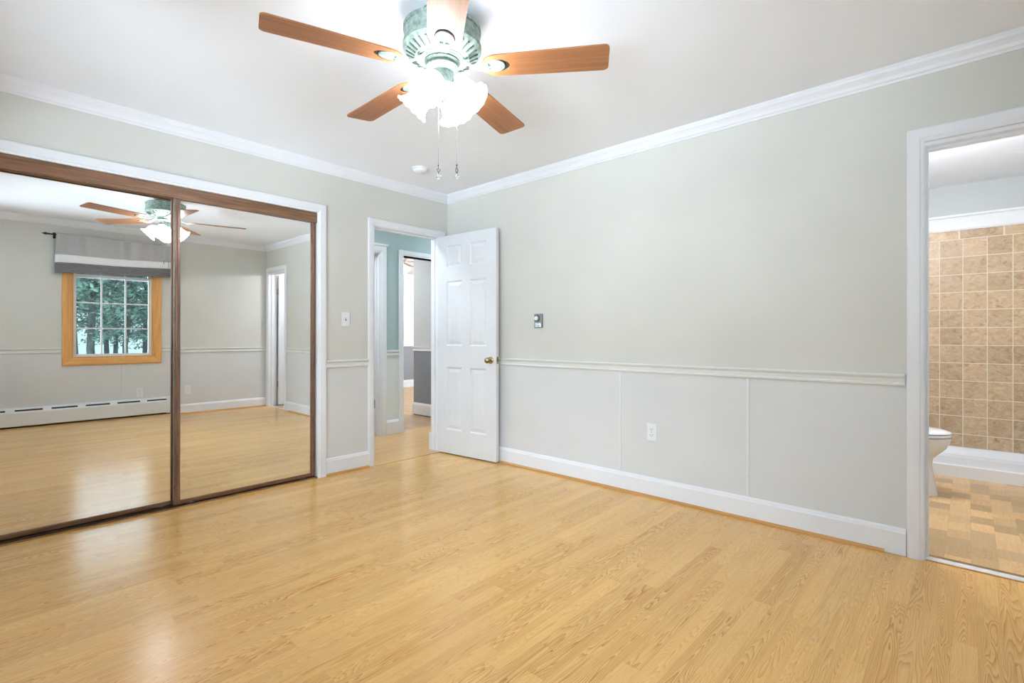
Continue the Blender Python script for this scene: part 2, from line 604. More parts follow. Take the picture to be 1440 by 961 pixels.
struct('ceiling_hall', bm, M['ceil'], 'white ceiling over the hallway and far room', 'ceiling')
bm = new(); box(bm, 0.06, BX + T, SY - T, BN + T, H, H + 0.1)
struct('ceiling_bathroom', bm, M['ceil'], 'white ceiling of the bathroom', 'ceiling')

# ------------------------------------------------------------------ walls
RAILZ = 0.872


def two_tone(bm, x0, x1, y0, y1, z0, z1, split):
    if z0 < split:
        box(bm, x0, x1, y0, y1, z0, min(split, z1), mi=1)
    if z1 > split:
        box(bm, x0, x1, y0, y1, max(split, z0), z1, mi=0)


WP = [M['wall'], M['wains']]
bm = new()
for a, b, z in ((WX - T, CX0, 0), (CX0, CX1, CZ), (CX1, DX0, 0), (DX0, DX1, DZ), (DX1, 0.0, 0)):
    two_tone(bm, a, b, 0, T, z, H, RAILZ)
struct('wall_north', bm, WP, 'pale greige wall holding the mirrored closet and hall doorway', 'wall')
bm = new()
for a, b, z in ((BY1, T, 0), (BY0, BY1, BZ), (SY, BY0, 0)):
    two_tone(bm, 0, T, a, b, z, H, RAILZ)
struct('wall_east', bm, WP, 'long pale greige wall between the bedroom door and the bathroom doorway', 'wall')


def wall_with_windows(lo, hi, wins, horiz, c0, c1):
    """wall along x (horiz) or y between lo..hi with openings (a0,a1,z0,z1)"""
    bm = new()

    def b(a0, a1, z0, z1):
        if horiz: two_tone(bm, a0, a1, c0, c1, z0, z1, RAILZ)
        else: two_tone(bm, c0, c1, a0, a1, z0, z1, RAILZ)
    cur = lo
    for a0, a1, z0, z1 in wins:
        b(cur, a0, 0, H); b(a0, a1, 0, z0); b(a0, a1, z1, H)
        cur = a1
    b(cur, hi, 0, H)
    return bm


W1 = (-2.258, -1.432, 0.775, 2.12)
bm = wall_with_windows(WX - T, BX + T, [W1], True, SY - T, SY)
struct('wall_south', bm, WP, 'pale greige wall with the oak framed window, seen in the closet mirror', 'wall')
WW = [(-3.86, -2.36, 0.85, 2.12), (-1.86, -0.36, 0.85, 2.12)]
bm = wall_with_windows(SY, T, WW, False, WX - T, WX)
struct('wall_west', bm, WP, 'pale greige wall with two added, unseen windows, left of the closet', 'wall')
# closet shell behind the mirrors
bm = new()
box(bm, WX - T, -1.25, 0.72, 0.80, 0, H); box(bm, WX - T, WX, T, 0.72, 0, H); box(bm, -1.33, -1.25, T, 0.72, 0, H)
box(bm, WX, -1.25, T, 0.72, -0.1, 0.0); box(bm, WX, -1.25, T, 0.72, H, H + 0.1)
struct('wall_closet', bm, M['wall'], 'plain inside of the closet behind the mirrored doors', 'wall')
# hall walls
HO = [(-0.84, -0.066, 2.012), (0.233, 1.0, 2.012)]
RZ = 0.905


bm = new()
two_tone(bm, -1.25, HO[0][0], HY, HY + T, 0, H, RZ)
two_tone(bm, HO[0][1], HO[1][0], HY, HY + T, 0, H, RZ)
two_tone(bm, HO[1][1], FX, HY, HY + T, 0, H, RZ)
for a, b, z in HO:
    two_tone(bm, a, b, HY, HY + T, z, H, RZ)
struct('wall_hall', bm, [M['teal'], M['hlow']], 'teal hallway wall with pale wainscot, seen through the open door', 'wall')
bm = new()
two_tone(bm, -1.33, -1.25, T, HY + T, 0, H, RZ)
struct('wall_hall_end', bm, [M['teal'], M['hlow']], 'teal end wall of the hallway beside the closet', 'wall')
bm = new()
two_tone(bm, T, FX, 0.0, T, 0, H, RZ)
struct('wall_hall_near', bm, [M['teal'], M['hlow']], 'teal hallway wall behind the bedroom corner', 'wall')
bm = new()
two_tone(bm, 1.10, 1.22, HY + T, 2.02, 0, H, RZ)
struct('wall_far_partition', bm, [M['fup'], M['flow']], 'short blue grey partition with dark grey wainscot in the far room', 'wall')
bm = new()
two_tone(bm, -1.33, FX + T, FY, FY + T, 0, H, RZ)
struct('wall_far_north', bm, [M['fwall'], M['flow']], 'pale end wall of the far room with grey wainscot', 'wall')
bm = new()
two_tone(bm, FX, FX + T, T, FY, 0, H, RZ)
struct('wall_far_east', bm, [M['fwall'], M['flow']], 'pale side wall of the far room', 'wall')
bm = new()
two_tone(bm, -1.33, -1.25, HY + T, FY, 0, H, RZ)
struct('wall_far_west', bm, [M['fwall'], M['flow']], 'hidden side wall of the far room', 'wall')
# small dark room behind the first hall door
bm = new()
box(bm, 0.06, 0.12, HY + T, 2.0, 0, H); box(bm, -1.25, 0.12, 2.0, 2.06, 0, H)
struct('wall_hall_closet', bm, M['fwall'], 'back of the unlit closet behind the first hall door', 'wall')
# bathroom
bm = new()
box(bm, BX, BX + T, SY, BN, 0, 2.03, mi=1); box(bm, BX, BX + T, SY, BN, 2.03, H, mi=0)
struct('wall_bathroom_tiled', bm, [M['bwall'], M['tile']], 'beige stone tiled shower wall under a pale painted strip', 'wall')
bm = new()
box(bm, T, BX + T, BN, BN + T, 0, H)
struct('wall_bathroom_north', bm, M['bwall'], 'pale bathroom wall behind the toilet', 'wall')

# ------------------------------------------------------------------ crown, rails, baseboards
CROWN = [(0, -0.076), (0.006, -0.076), (0.010, -0.066), (0.017, -0.062), (0.024, -0.046), (0.034, -0.032), (0.042, -0.024), (0.046, -0.014), (0.050, -0.010), (0.050, 0.0), (0, 0.0)]
RAIL = [(0, 0.843), (0.010, 0.843), (0.014, 0.848), (0.014, 0.855), (0.009, 0.860), (0.011, 0.880), (0.020, 0.888), (0.024, 0.893), (0.024, 0.899), (0.018, 0.903), (0, 0.903)]
BASE = [(0, 0.002), (0.016, 0.002), (0.016, 0.112), (0.012, 0.117), (0.010, 0.126), (0.005, 0.133), (0, 0.135)]
SHOE = [(0.016, 0.0), (0.031, 0.0), (0.030, 0.007), (0.025, 0.013), (0.016, 0.017)]
UP = (0, 0, 1)


def run(prof, wall, a, b, zoff=0.0, m0=0.0, m1=0.0):
    """molding along a wall; a<b"""
    bm = new()
    if wall == 'n': molding(bm, (a, 0, zoff), (b, 0, zoff), (0, -1, 0), UP, prof, m0, m1)
    if wall == 's': molding(bm, (a, SY, zoff), (b, SY, zoff), (0, 1, 0), UP, prof, m0, m1)
    if wall == 'e': molding(bm, (0, a, zoff), (0, b, zoff), (-1, 0, 0), UP, prof, m0, m1)
    if wall == 'w': molding(bm, (WX, a, zoff), (WX, b, zoff), (1, 0, 0), UP, prof, m0, m1)
    return bm


trim(run(CROWN, 'n', WX, 0, H, -1, -1), M['trim'], 'white crown moulding above the mirrored closet and door', 'crown moulding')
trim(run(CROWN, 'e', SY, 0, H, -1, -1), M['trim'], 'white crown moulding along the long right wall', 'crown moulding')
trim(run(CROWN, 's', WX, 0, H, -1, -1), M['trim'], 'white crown moulding above the curtained window', 'crown moulding')
trim(run(CROWN, 'w', SY, 0, H, -1, -1), M['trim'], 'white crown moulding on the west wall', 'crown moulding')
NA, NB = -1.240, -0.869       # plain strip of wall between closet casing and door casing
trim(run(RAIL, 'n', NA, NB), M['rail'], 'short white chair rail between the closet and the hall door', 'chair rail')
trim(run(RAIL, 'e', -3.481, -0.0, 0.0), M['rail'], 'long white chair rail on the right wall', 'chair rail')
trim(run(RAIL, 's', WX, -2.352), M['rail'], 'white chair rail left of the oak window in the mirror', 'chair rail')
trim(run(RAIL, 's', -1.340, 0.0), M['rail'], 'white chair rail between the oak window and the bathroom corner', 'chair rail')
trim(run(RAIL, 'w', SY, -3.65), M['trim'], 'white chair rail at the south end of the west wall', 'chair rail')
struct('baseboard_north', run(BASE, 'n', NA, NB), M['trim'], 'short white baseboard under the light switch', 'baseboard')
struct('baseboard_east', run(BASE, 'e', -3.4865, 0.0), M['trim'], 'tall white baseboard along the right wall', 'baseboard')
struct('baseboard_south', run(BASE, 's', -1.23, 0.0), M['trim'], 'white baseboard beside the heater, in the mirror', 'baseboard')
struct('baseboard_west', run(BASE, 'w', SY, 0.0), M['trim'], 'white baseboard of the west wall', 'baseboard')
trim(run(SHOE, 'n', NA, NB), M['shoex'], 'thin wooden shoe strip under the switch wall', 'shoe moulding')
trim(run(SHOE, 'e', -3.400, -0.02), M['shoe'], 'thin wooden shoe strip along the right wall, stopping short of the bathroom', 'shoe moulding')
trim(run(SHOE, 's', -1.23, -0.02), M['shoex'], 'thin wooden shoe strip below the far baseboard', 'shoe moulding')
BATT = [(0, 0), (0.016, 0), (0.016, 0.005), (0.012, 0.007), (0.004, 0.007), (0, 0.005)]
for yb, lab in ((-1.890, 'thin white batten on the wainscot left of the outlet'), (-2.751, 'thin white batten on the wainscot right of the outlet')):
    bm = new(); molding(bm, (0, yb, 0.135), (0, yb, 0.843), (0, 1, 0), (-1, 0, 0), BATT)
    trim(bm, M['rail'], lab, 'batten')
bm = new(); molding(bm, (-1.77, SY, 0.27), (-1.77, SY, 0.68), (1, 0, 0), (0, 1, 0), [(w_ * 0.5, t_ * 0.4) for w_, t_ in BATT])
trim(bm, M['wains'], 'thin batten under the oak window', 'batten')


# casings: (w away from the opening, t off the wall)
def casing_prof(wd, th=0.016):
    return [(0, 0), (0, th * 0.55), (0.006, th * 0.7), (0.012, th * 0.7), (0.018, th), (wd - 0.006, th), (wd, th * 0.75), (wd, 0)]


def casing(bm, plane, c, a0, a1, z, wd, nsign, sides='lhr', th=0.016, zbot=0.0):
    """plane 'x': opening spans x on plane y=c; 'y': spans y on plane x=c"""
    P = casing_prof(wd, th)

    def pt(a, zz): return (a, c, zz) if plane == 'x' else (c, a, zz)
    N = (0, nsign, 0) if plane == 'x' else (nsign, 0, 0)
    L = (-1, 0, 0) if plane == 'x' else (0, -1, 0)
    R = (1, 0, 0) if plane == 'x' else (0, 1, 0)
    if 'l' in sides: molding(bm, pt(a0, zbot), pt(a0, z), L, N, P, 0, 1)
    if 'r' in sides: molding(bm, pt(a1, zbot), pt(a1, z), R, N, P, 0, 1)
    if 'h' in sides: molding(bm, pt(a0, z), pt(a1, z), UP, N, P, 1, 1)


bm = new(); casing(bm, 'x', 0, CX0, CX1, CZ, 0.067, -1)
trim(bm, M['trim'], 'white casing around the mirrored closet', 'casing')
bm = new(); casing(bm, 'x', 0, DX0, DX1, DZ, 0.057, -1)
trim(bm, M['trim'], 'white casing of the open bedroom door', 'casing')


def jamb(bm, plane, c0, c1, a0, a1, z, th=0.018, stop=True, sc=0.5):
    def b(p0, p1, q0, q1, z0, z1):
        if plane == 'x': box(bm, p0, p1, q0, q1, z0, z1)
        else: box(bm, q0, q1, p0, p1, z0, z1)
    b(a0, a0 + th, c0, c1, 0, z); b(a1 - th, a1, c0, c1, 0, z); b(a0 + th, a1 - th, c0, c1, z - th, z)
    if stop:
        s0, s1 = c0 + (c1 - c0) * sc, c0 + (c1 - c0) * sc + 0.034
        b(a0 + th, a0 + th + 0.010, s0, s1, 0, z - th); b(a1 - th - 0.010, a1 - th, s0, s1, 0, z - th)
        b(a0 + th + 0.010, a1 - th - 0.010, s0, s1, z - th - 0.010, z - th)


bm = new(); jamb(bm, 'x', -0.002, T + 0.002, DX0 - 0.012, DX1 + 0.012, DZ + 0.012, 0.016)
trim(bm, M['trim'], 'white jamb of the bedroom doorway', 'door jamb')
bm = new(); casing(bm, 'x', T, DX0, DX1, DZ, 0.057, 1); box(bm, DX1 - 0.012, DX1 + 0.066, T + 0.003, T + 0.026, 0, 0.165)
trim(bm, M['trim'], 'white hall side casing of the bedroom doorway', 'casing')
bm = new(); casing(bm, 'y', 0, BY0, BY1, BZ + 0.018, 0.066, -1)
trim(bm, M['trim'], 'white casing around the bathroom doorway', 'casing')
bm = new(); jamb(bm, 'y', -0.002, T + 0.002, BY0 - 0.012, BY1 + 0.012, BZ + 0.012, 0.016, True, 0.35)
trim(bm, M['trim'], 'white jamb of the bathroom doorway', 'door jamb')
bm = new(); casing(bm, 'x', HY, HO[0][0], HO[0][1], HO[0][2], 0.072, -1)
jamb(bm, 'x', HY, HY + T, HO[0][0], HO[0][1], HO[0][2], 0.012, True, 0.4)
box(bm, HO[0][0] - 0.085, HO[0][1] + 0.085, HY - 0.03, HY, 2.084, 2.104)
trim(bm, M['trim'], 'white capped frame of the first hall door, at the left of the doorway', 'casing')
bm = new(); casing(bm, 'x', HY, HO[1][0], HO[1][1], HO[1][2], 0.060, -1)
jamb(bm, 'x', HY, HY + T, HO[1][0] - 0.012, HO[1][1] + 0.012, HO[1][2] + 0.012, 0.012, False)
box(bm, HO[1][0] - 0.063, HO[1][0] + 0.005, HY - 0.022, HY, 0, 0.17)
trim(bm, M['trim'], 'white frame of the doorway into the far room', 'casing')
bm = new(); casing(bm, 'x', HY + T, HO[1][0], HO[1][1], HO[1][2], 0.060, 1)
trim(bm, M['trim'], 'white inner frame of the far room doorway', 'casing')
HB = [(0, 0.002), (0.016, 0.002), (0.016, 0.135), (0.010, 0.145), (0.008, 0.155), (0, 0.160)]
HR = [(0, 0.878), (0.012, 0.878), (0.014, 0.890), (0.010, 0.900), (0.012, 0.915), (0.022, 0.925), (0.022, 0.934), (0, 0.936)]
bm = new(); molding(bm, (0.008, HY, 0), (0.170, HY, 0), (0, -1, 0), UP, HB)
struct('baseboard_hall', bm, M['trim'], 'short white baseboard between the two hall door frames', 'baseboard')
bm = new(); molding(bm, (0.008, HY, 0), (0.170, HY, 0), (0, -1, 0), UP, HR)
trim(bm, M['trim'], 'short white chair rail between the two hall door frames', 'chair rail')
bm = new(); molding(bm, (1.10, HY + T, 0.015), (1.10, 2.02, 0.015), (-1, 0, 0), UP, HB, 0, 1); molding(bm, (1.10, 2.02, 0.015), (1.22, 2.02, 0.015), (0, 1, 0), UP, HB, 1, 0)
struct('baseboard_far_partition', bm, M['trim'], 'white baseboard wrapping the far partition end', 'baseboard')
bm = new(); molding(bm, (1.10, HY + T, 0.012), (1.10, 2.02, 0.012), (-1, 0, 0), UP, HR, 0, 1); molding(bm, (1.10, 2.02, 0.012), (1.22, 2.02, 0.012), (0, 1, 0), UP, HR, 1, 0)
trim(bm, M['trim'], 'white chair rail wrapping the far partition end', 'chair rail')
bm = new(); molding(bm, (-1.25, FY, 0), (FX, FY, 0), (0, -1, 0), UP, HB)
struct('baseboard_far_north', bm, M['trim'], 'white baseboard of the far room end wall', 'baseboard')
bm = new(); molding(bm, (-1.25, FY, 0), (FX, FY, 0), (0, -1, 0), UP, HR)
trim(bm, M['trim'], 'white chair rail of the far room end wall', 'chair rail')
bm = new(); box(bm, DX0, DX1, -0.034, -0.029, -0.001, 0.0015)
trim(bm, M['brown_strip'], 'dark seam where the bedroom floor meets the hall floor', 'threshold')
# bathroom threshold: thin wood edge, white marble, brown strip
bm = new(); box(bm, 0.002, 0.012, BY0, BY1 - 0.004, 0.0, 0.004)
trim(bm, M['shoe'], 'thin wood edge strip before the bathroom sill', 'threshold')
bm = new(); box(bm, 0.012, 0.056, BY0, BY1 - 0.004, -0.02, 0.006, 0.002)
trim(bm, M['marble'], 'white marble sill of the bathroom doorway', 'threshold')
bm = new(); box(bm, 0.056, 0.100, BY0, BY1 - 0.004, -0.02, 0.001)
trim(bm, M['brown_strip'], 'brown metal strip at the edge of the bathroom parquet', 'threshold')
# shower header moulding
HEAD = [(0, 2.030), (0.012, 2.030), (0.020, 2.045), (0.026, 2.09), (0.036, 2.13), (0.040, 2.140), (0.032, 2.146), (0.046, 2.152), (0.046, 2.168), (0, 2.172)]
bm = new(); molding(bm, (BX, SY, 0), (BX, BN, 0), (-1, 0, 0), UP, HEAD)
trim(bm, M['acryl'], 'white cove moulding on top of the shower tiles', 'moulding')


# ------------------------------------------------------------------ doors
def panel_leaf(bm, wd, ht, th=0.035, z0=0.012):
    """six panel leaf: x 0..wd, y 0..th"""
    st, mid = 0.112, 0.098
    pw = (wd - 2 * st - mid) / 2
    rows = [(0.230, 0.808), (1.006, 1.600), (1.732, 1.928)]
    cols = [(st, st + pw), (st + pw + mid, wd - st)]
    zs = [z0] + [v for r in rows for v in r] + [ht]
    rec = 0.009
    for a, b in ((0, st), (st + pw, st + pw + mid), (wd - st, wd)):
        box(bm, a, b, 0, th, z0, ht)
    for a, b in cols:
        for za, zb in ((z0, rows[0][0]), (rows[0][1], rows[1][0]), (rows[1][1], rows[2][0]), (rows[2][1], ht)):
            box(bm, a, b, 0, th, za, zb)
        for za, zb in rows:
            for face, s in ((0.0, 1), (th, -1)):
                def ring(ins, dep):
                    y = face + s * dep
                    return [bm.verts.new((x, y, z)) for x, z in ((a + ins, za + ins), (b - ins, za + ins), (b - ins, zb - ins), (a + ins, zb - ins))]
                R = [ring(0, 0), ring(0.010, rec), ring(0.018, rec), ring(0.044, 0.002)]
                for p, q in zip(R, R[1:]):
                    for k in range(4):
                        j = (k + 1) % 4
                        bm.faces.new((p[k], p[j], q[j], q[k]))
                bm.faces.new(R[-1])


def knob_bm(sign, th):
    bm = new()
    y0 = th if sign > 0 else 0.0
    mt = Matrix.Translation((0, y0, 0)) @ Matrix.Rotation(-sign * PI / 2, 4, 'X')
    lathe(bm, [(0.0, 0.062), (0.012, 0.062), (0.022, 0.057), (0.026, 0.048), (0.026, 0.042), (0.021, 0.034), (0.012, 0.028), (0.010, 0.016), (0.012, 0.010)], 28, mt)
    return bm


def rose_bm(sign, th):
    bm = new()
    y0 = th if sign > 0 else 0.0
    mt = Matrix.Translation((0, y0, 0)) @ Matrix.Rotation(-sign * PI / 2, 4, 'X')
    lathe(bm, [(0.031, 0.0), (0.031, 0.004), (0.026, 0.009), (0.012, 0.011)], 28, mt)
    return bm


LW = 0.705
bm = new(); panel_leaf(bm, LW, 2.025)
OPEN = math.radians(-97.6)
# local x runs from hinge to the free edge; the y=0..th side is towards the wall behind the leaf
d1 = struct('door_1', bm, M['door'], 'white six panel bedroom door standing open against the right wall', 'door', loc=(-0.136, -0.022, 0.0), rot=(0, 0, math.radians(-90 + 5.0)))
for sg in (-1, 1):
    k = obj('door_knob', knob_bm(sg, 0.035), M['brass'], d1, True, (LW - 0.062, 0, 0.885), auto=50, label='antique brass door knob')
    obj('knob_rose', rose_bm(sg, 0.035), M['brass'], k, True, auto=50)
bm = new(); box(bm, LW - 0.0005, LW + 0.0015, 0.006, 0.029, 0.855, 0.915); box(bm, LW, LW + 0.008, 0.012, 0.023, 0.875, 0.895)
obj('latch_plate', bm, M['brass'], d1, label='brass latch on the door edge')
for hz in (0.23, 1.02, 1.80):
    bm = new(); tube(bm, [(-0.004, 0.030, hz - 0.045), (-0.004, 0.030, hz + 0.045)], 0.006, 10); box(bm, -0.002, 0.0, 0.0, 0.03, hz - 0.045, hz + 0.045)
    obj('hinge', bm, M['brass'], d1, True, auto=40)

bm = new(); panel_leaf(bm, 0.545, 2.0)
d2 = struct('door_2', bm, M['door'], 'white bathroom door opened into the bathroom, glimpsed in the mirror', 'door', loc=(T + 0.012, BY0 + 0.022, 0.004), rot=(0, 0, math.radians(1.5)))
for sg in (-1, 1):
    k = obj('door_knob', knob_bm(sg, 0.035), M['brass'], d2, True, (0.545 - 0.06, 0, 0.965), auto=50)
    obj('knob_rose', rose_bm(sg, 0.035), M['brass'], k, True, auto=50)
for hz in (0.33, 1.75):
    bm = new(); tube(bm, [(-0.006, 0.004, hz - 0.045), (-0.006, 0.004, hz + 0.045)], 0.006, 10)
    obj('hinge', bm, M['brass'], d2, True, auto=40)
bm = new(); panel_leaf(bm, 0.735, 1.99)
d3 = struct('door_3', bm, M['door'], 'white hall closet door just visible past the bedroom door frame', 'door', loc=(HO[0][0] + 0.014, HY + 0.082, 0))
bm = new(); tube(bm, [(0.74, -0.004, 0.30), (0.74, -0.004, 0.39)], 0.007, 8)
obj('hinge', bm, M['iron'], d3)

# ------------------------------------------------------------------ mirrored closet doors
tr = thing('closet_door_fascia', 'brown woodgrain fascia hiding the top track of the mirrored doors', 'track', (0, 0, 0))
bm = new()
box(bm, CX0 + 0.001, CX1 - 0.001, 0.004, 0.016, 1.968, CZ - 0.001, 0.002)
box(bm, CX0, CX1, 0.0035, 0.005, 1.976, 1.981)
box(bm, CX0 + 0.001, CX1 - 0.001, 0.016, 0.10, CZ - 0.012, CZ - 0.001)
obj('fascia', bm, M['frame_x'], tr)
tr = thing('closet_floor_track', 'dark bronze sliding track on the floor under the mirrored doors', 'track')
bm = new()
box(bm, CX0, CX1, -0.002, 0.100, 0.0, 0.004)
for y in (0.014, 0.046, 0.082):
    box(bm, CX0, CX1, y, y + 0.004, 0.004, 0.009)
obj('track_channel', bm, M['track'], tr)
bm = new(); box(bm, CX0, CX1, -0.007, -0.001, 0.0, 0.009, 0.001)
obj('front_lip', bm, M['lip'], tr)


def mirror_panel(label, x0, x1, y, lean, sw=0.038, rb=0.028):
    p = thing('mirrored_closet_door', label, 'closet door', (x0, y, 0.012), (lean, 0, 0))
    W, z1 = x1 - x0, 1.985
    obj('mirror_glass', (lambda b: (box(b, sw - 0.008, W - sw + 0.008, 0.006, 0.012, rb - 0.008, z1 - rb + 0.008), b)[1])(new()), M['mirror'], p)
    for a, b in ((0, sw), (W - sw, W)):
        bm = new(); box(bm, a, b, 0.0, 0.022, 0, z1, 0.003)
        c = 0.35 if a == 0 else 0.65
        tube(bm, [(a + sw * 0.5, 0.001, 0.01), (a + sw * 0.5, 0.001, z1 - 0.01)], 0.005, 8)
        st = obj('stile', bm, M['frame_z'], p)
        if y < 0.04 and a == 0:
            bm = new(); box(bm, 0.002, 0.007, -0.002, 0.001, 0.01, z1 - 0.01, 0.001)  # pale strip in place of a highlight on the glossy stile
            obj('edge_highlight', bm, M['steel'], st, label='pale metal strip standing for a highlight on the door edge')
    bm = new(); box(bm, sw, W - sw, 0.0, 0.022, 0, rb, 0.003)
    obj('bottom_frame', bm, M['frame_x'], p)
    bm = new(); box(bm, sw, W - sw, 0.0, 0.022, z1 - rb, z1, 0.003)
    obj('top_frame', bm, M['frame_x'], p)
    for rx in (0.10, W - 0.10):
        bm = new()
        box(bm, rx - 0.022, rx + 0.022, 0.004, 0.012, -0.006, 0.008, 0.002)
        mt = Matrix.Translation((rx, 0.002, 0.0)) @ Matrix.Rotation(PI / 2, 4, 'X')
        lathe(bm, [(0.010, -0.002), (0.010, 0.004), (0.004, 0.006)], 14, mt)
        obj('roller', bm, M['steel'], p)
    return p


mirror_panel('front sliding mirror door at the right, reflecting the far corner', -2.249, CX1 - 0.004, 0.026, 0.0032)
mirror_panel('rear sliding mirror door at the left, reflecting the window', CX0 + 0.004, -2.205, 0.060, 0.0057)

# ------------------------------------------------------------------ windows


def window(n, label, a0, a1, z0, z1, place, rows_low, cols, cw=0.088):
    """local frame: u along x, room towards +y, wall face at y=0, wall depth T; place=(loc, rotz)"""
    W = a1 - a0
    r = thing('window_%d' % n, label, 'window', place[0], (0, 0, place[1]), kind='structure')
    P = [(0, 0), (0, 0.012), (0.012, 0.016), (cw - 0.02, 0.022), (cw - 0.006, 0.020), (cw, 0.014), (cw, 0)]
    for nm, p0, p1, wd, mt in (('casing_side', (0, 0, z0), (0, 0, z1), (-1, 0, 0), 'oak'), ('casing_side', (W, 0, z0), (W, 0, z1), (1, 0, 0), 'oak'),
                               ('casing_head', (0, 0, z1), (W, 0, z1), (0, 0, 1), 'oakx'), ('casing_sill', (0, 0, z0), (W, 0, z0), (0, 0, -1), 'oakx')):
        bm = new(); molding(bm, p0, p1, wd, (0, 1, 0), P, 1, 1)
        obj(nm, bm, M[mt], r)
    bm = new()
    t = 0.018
    box(bm, 0, t, -T, 0.0, z0, z1); box(bm, W - t, W, -T, 0.0, z0, z1)
    box(bm, t, W - t, -T, 0.0, z0, z0 + t); box(bm, t, W - t, -T, 0.0, z1 - t, z1)
    obj('window_jamb', bm, M['oak'], r)
    zm = z0 + t + (1.79 - 0.793) if n == 1 else (z0 + z1) / 2
    for nm, za, zb, yc, rows in (('lower_sash', z0 + t, zm + 0.02, -0.045, rows_low), ('upper_sash', zm - 0.02, z1 - t, -0.082, 1 if n == 1 else rows_low)):
        x0, x1, f = t, W - t, 0.030
        bm = new()
        box(bm, x0, x0 + f, yc - 0.016, yc + 0.016, za, zb); box(bm, x1 - f, x1, yc - 0.016, yc + 0.016, za, zb)
        box(bm, x0 + f, x1 - f, yc - 0.016, yc + 0.016, za, za + f); box(bm, x0 + f, x1 - f, yc - 0.016, yc + 0.016, zb - f, zb)
        s = obj(nm, bm, M['sash'], r)
        bm = new()
        for k in range(1, cols):
            x = x0 + f + (x1 - x0 - 2 * f) * k / cols
            box(bm, x - 0.008, x + 0.008, yc - 0.012, yc + 0.012, za + f, zb - f)
        for k in range(1, rows):
            z = za + f + (zb - za - 2 * f) * k / rows
            box(bm, x0 + f, x1 - f, yc - 0.011, yc + 0.011, z - 0.008, z + 0.008)
        if len(bm.verts):
            obj('muntins', bm, M['sash'], s)
        bm = new(); box(bm, x0 + f - 0.004, x1 - f + 0.004, yc - 0.002, yc + 0.002, za + f - 0.004, zb - f + 0.004)
        obj('glass_pane', bm, M['pane'], s)
    return r


# south wall: room is towards +y, u runs along +x
window(1, 'oak framed nine pane window below the grey valance, seen in the mirror', W1[0], W1[1], W1[2], W1[3], ((W1[0], SY, 0), 0.0), 3, 3)
# west wall: room is towards +x -> rotate -90deg, u runs along -y
for i, (a, b, z0, z1) in enumerate(WW):  # unseen windows added to let light into the room
    window(2 + i, ('oak framed window added for light at the %s end of the west wall, outside the picture' % ('south', 'north')[i]), a, b, z0, z1, ((WX, b, 0), -PI / 2), 2, 3)

# ------------------------------------------------------------------ curtain rod and valance
RY, RZ2 = SY + 0.075, 2.245
VX0, VX1 = -2.402, -1.228
rod = thing('curtain_rod', 'black iron curtain rod with spear finials above the window', 'curtain rod', ((VX0 + VX1) / 2, RY, RZ2))
xr = (VX1 - VX0) / 2
bm = new(); tube(bm, [(-xr - 0.06, 0, 0), (xr + 0.01, 0, 0)], 0.008, 12)
obj('rod', bm, M['iron'], rod, True, auto=40)
for s in (-1, 1):
    bm = new()
    mt = Matrix.Translation((s * (xr + (0.06 if s < 0 else 0.01)), 0, 0)) @ Matrix.Rotation(s * PI / 2, 4, 'Y')
    lathe(bm, [(0.010, 0), (0.013, 0.004), (0.008, 0.012), (0.012, 0.022), (0.017, 0.034), (0.010, 0.050), (0.0, 0.070)], 14, mt)
    obj('finial', bm, M['iron'], rod, True, auto=50)
    bm = new(); xb = s * (xr + (0.012 if s < 0 else -0.012)); tube(bm, [(xb, -0.074, -0.01), (xb, -0.03, -0.01), (xb, 0, -0.008)], 0.006, 8)
    box(bm, xb - 0.012, xb + 0.012, -0.0748, -0.070, -0.04, 0.03, 0.001); torus(bm, (xb, 0, 0), 0.012, 0.004, Matrix.Rotation(PI / 2, 4, 'Y'))
    obj('bracket', bm, M['iron'], rod, True, auto=50)


def cloth_strip(z0, z1, dy, tuck=0, nz=10, droop=0.0):
    bm = new()
    N = 90
    pts = []
    for j in range(nz + 1):
        f = j / nz
        z = z0 + (z1 - z0) * f
        row = []
        for i in range(N + 1):
            u = i / N
            x = VX0 + (VX1 - VX0) * u
            hang = (RZ2 + 0.012 - z) / 0.47
            fold = 0.007 * math.sin(u * 41 + 1.3 * math.sin(u * 9)) * (1.15 - 0.75 * min(1, hang)) + 0.004 * math.sin(u * 17 + z * 9)
            y = RY + 0.020 + dy + fold + 0.012 * hang
            if tuck:
                y += 0.011 * abs(math.sin(PI * tuck * f))
            zz = z + 0.045 * u * hang + 0.006 * math.sin(u * 7 + 1) * hang - droop * math.sin(PI * u) * hang
            e = 0.0
            row.append(bm.verts.new((x - (0.012 * hang if i == 0 else 0) + (0.012 * hang if i == N else 0), y, zz)))
        # returns to the wall at both ends
        first = bm.verts.new((row[0].co.x - 0.002, SY + 0.012, row[0].co.z + 0.002))
        last = bm.verts.new((row[-1].co.x + 0.002, SY + 0.012, row[-1].co.z + 0.002))
        pts.append([first] + row + [last])
    for a, b in zip(pts, pts[1:]):
        for k in range(len(a) - 1):
            bm.faces.new((a[k], a[k + 1], b[k + 1], b[k]))
    return bm


def thicken(o, t=0.003):
    md = o.modifiers.new('thickness', 'SOLIDIFY')
    md.thickness = t
    return o


val = thicken(obj('window_valance', cloth_strip(2.008, 2.262, 0.0, 0, 14), M['cloth'], None, True, label='grey cloth valance with white band and dark pleated hem over the window', cat='valance'))
thicken(obj('white_band', cloth_strip(1.912, 2.010, 0.001, 0, 5), M['clothw'], val, True, label='white band across the grey valance'))
thicken(obj('pleated_hem', cloth_strip(1.790, 1.914, 0.002, 4, 24), M['clothd'], val, True, label='dark grey pleated hem of the valance'))

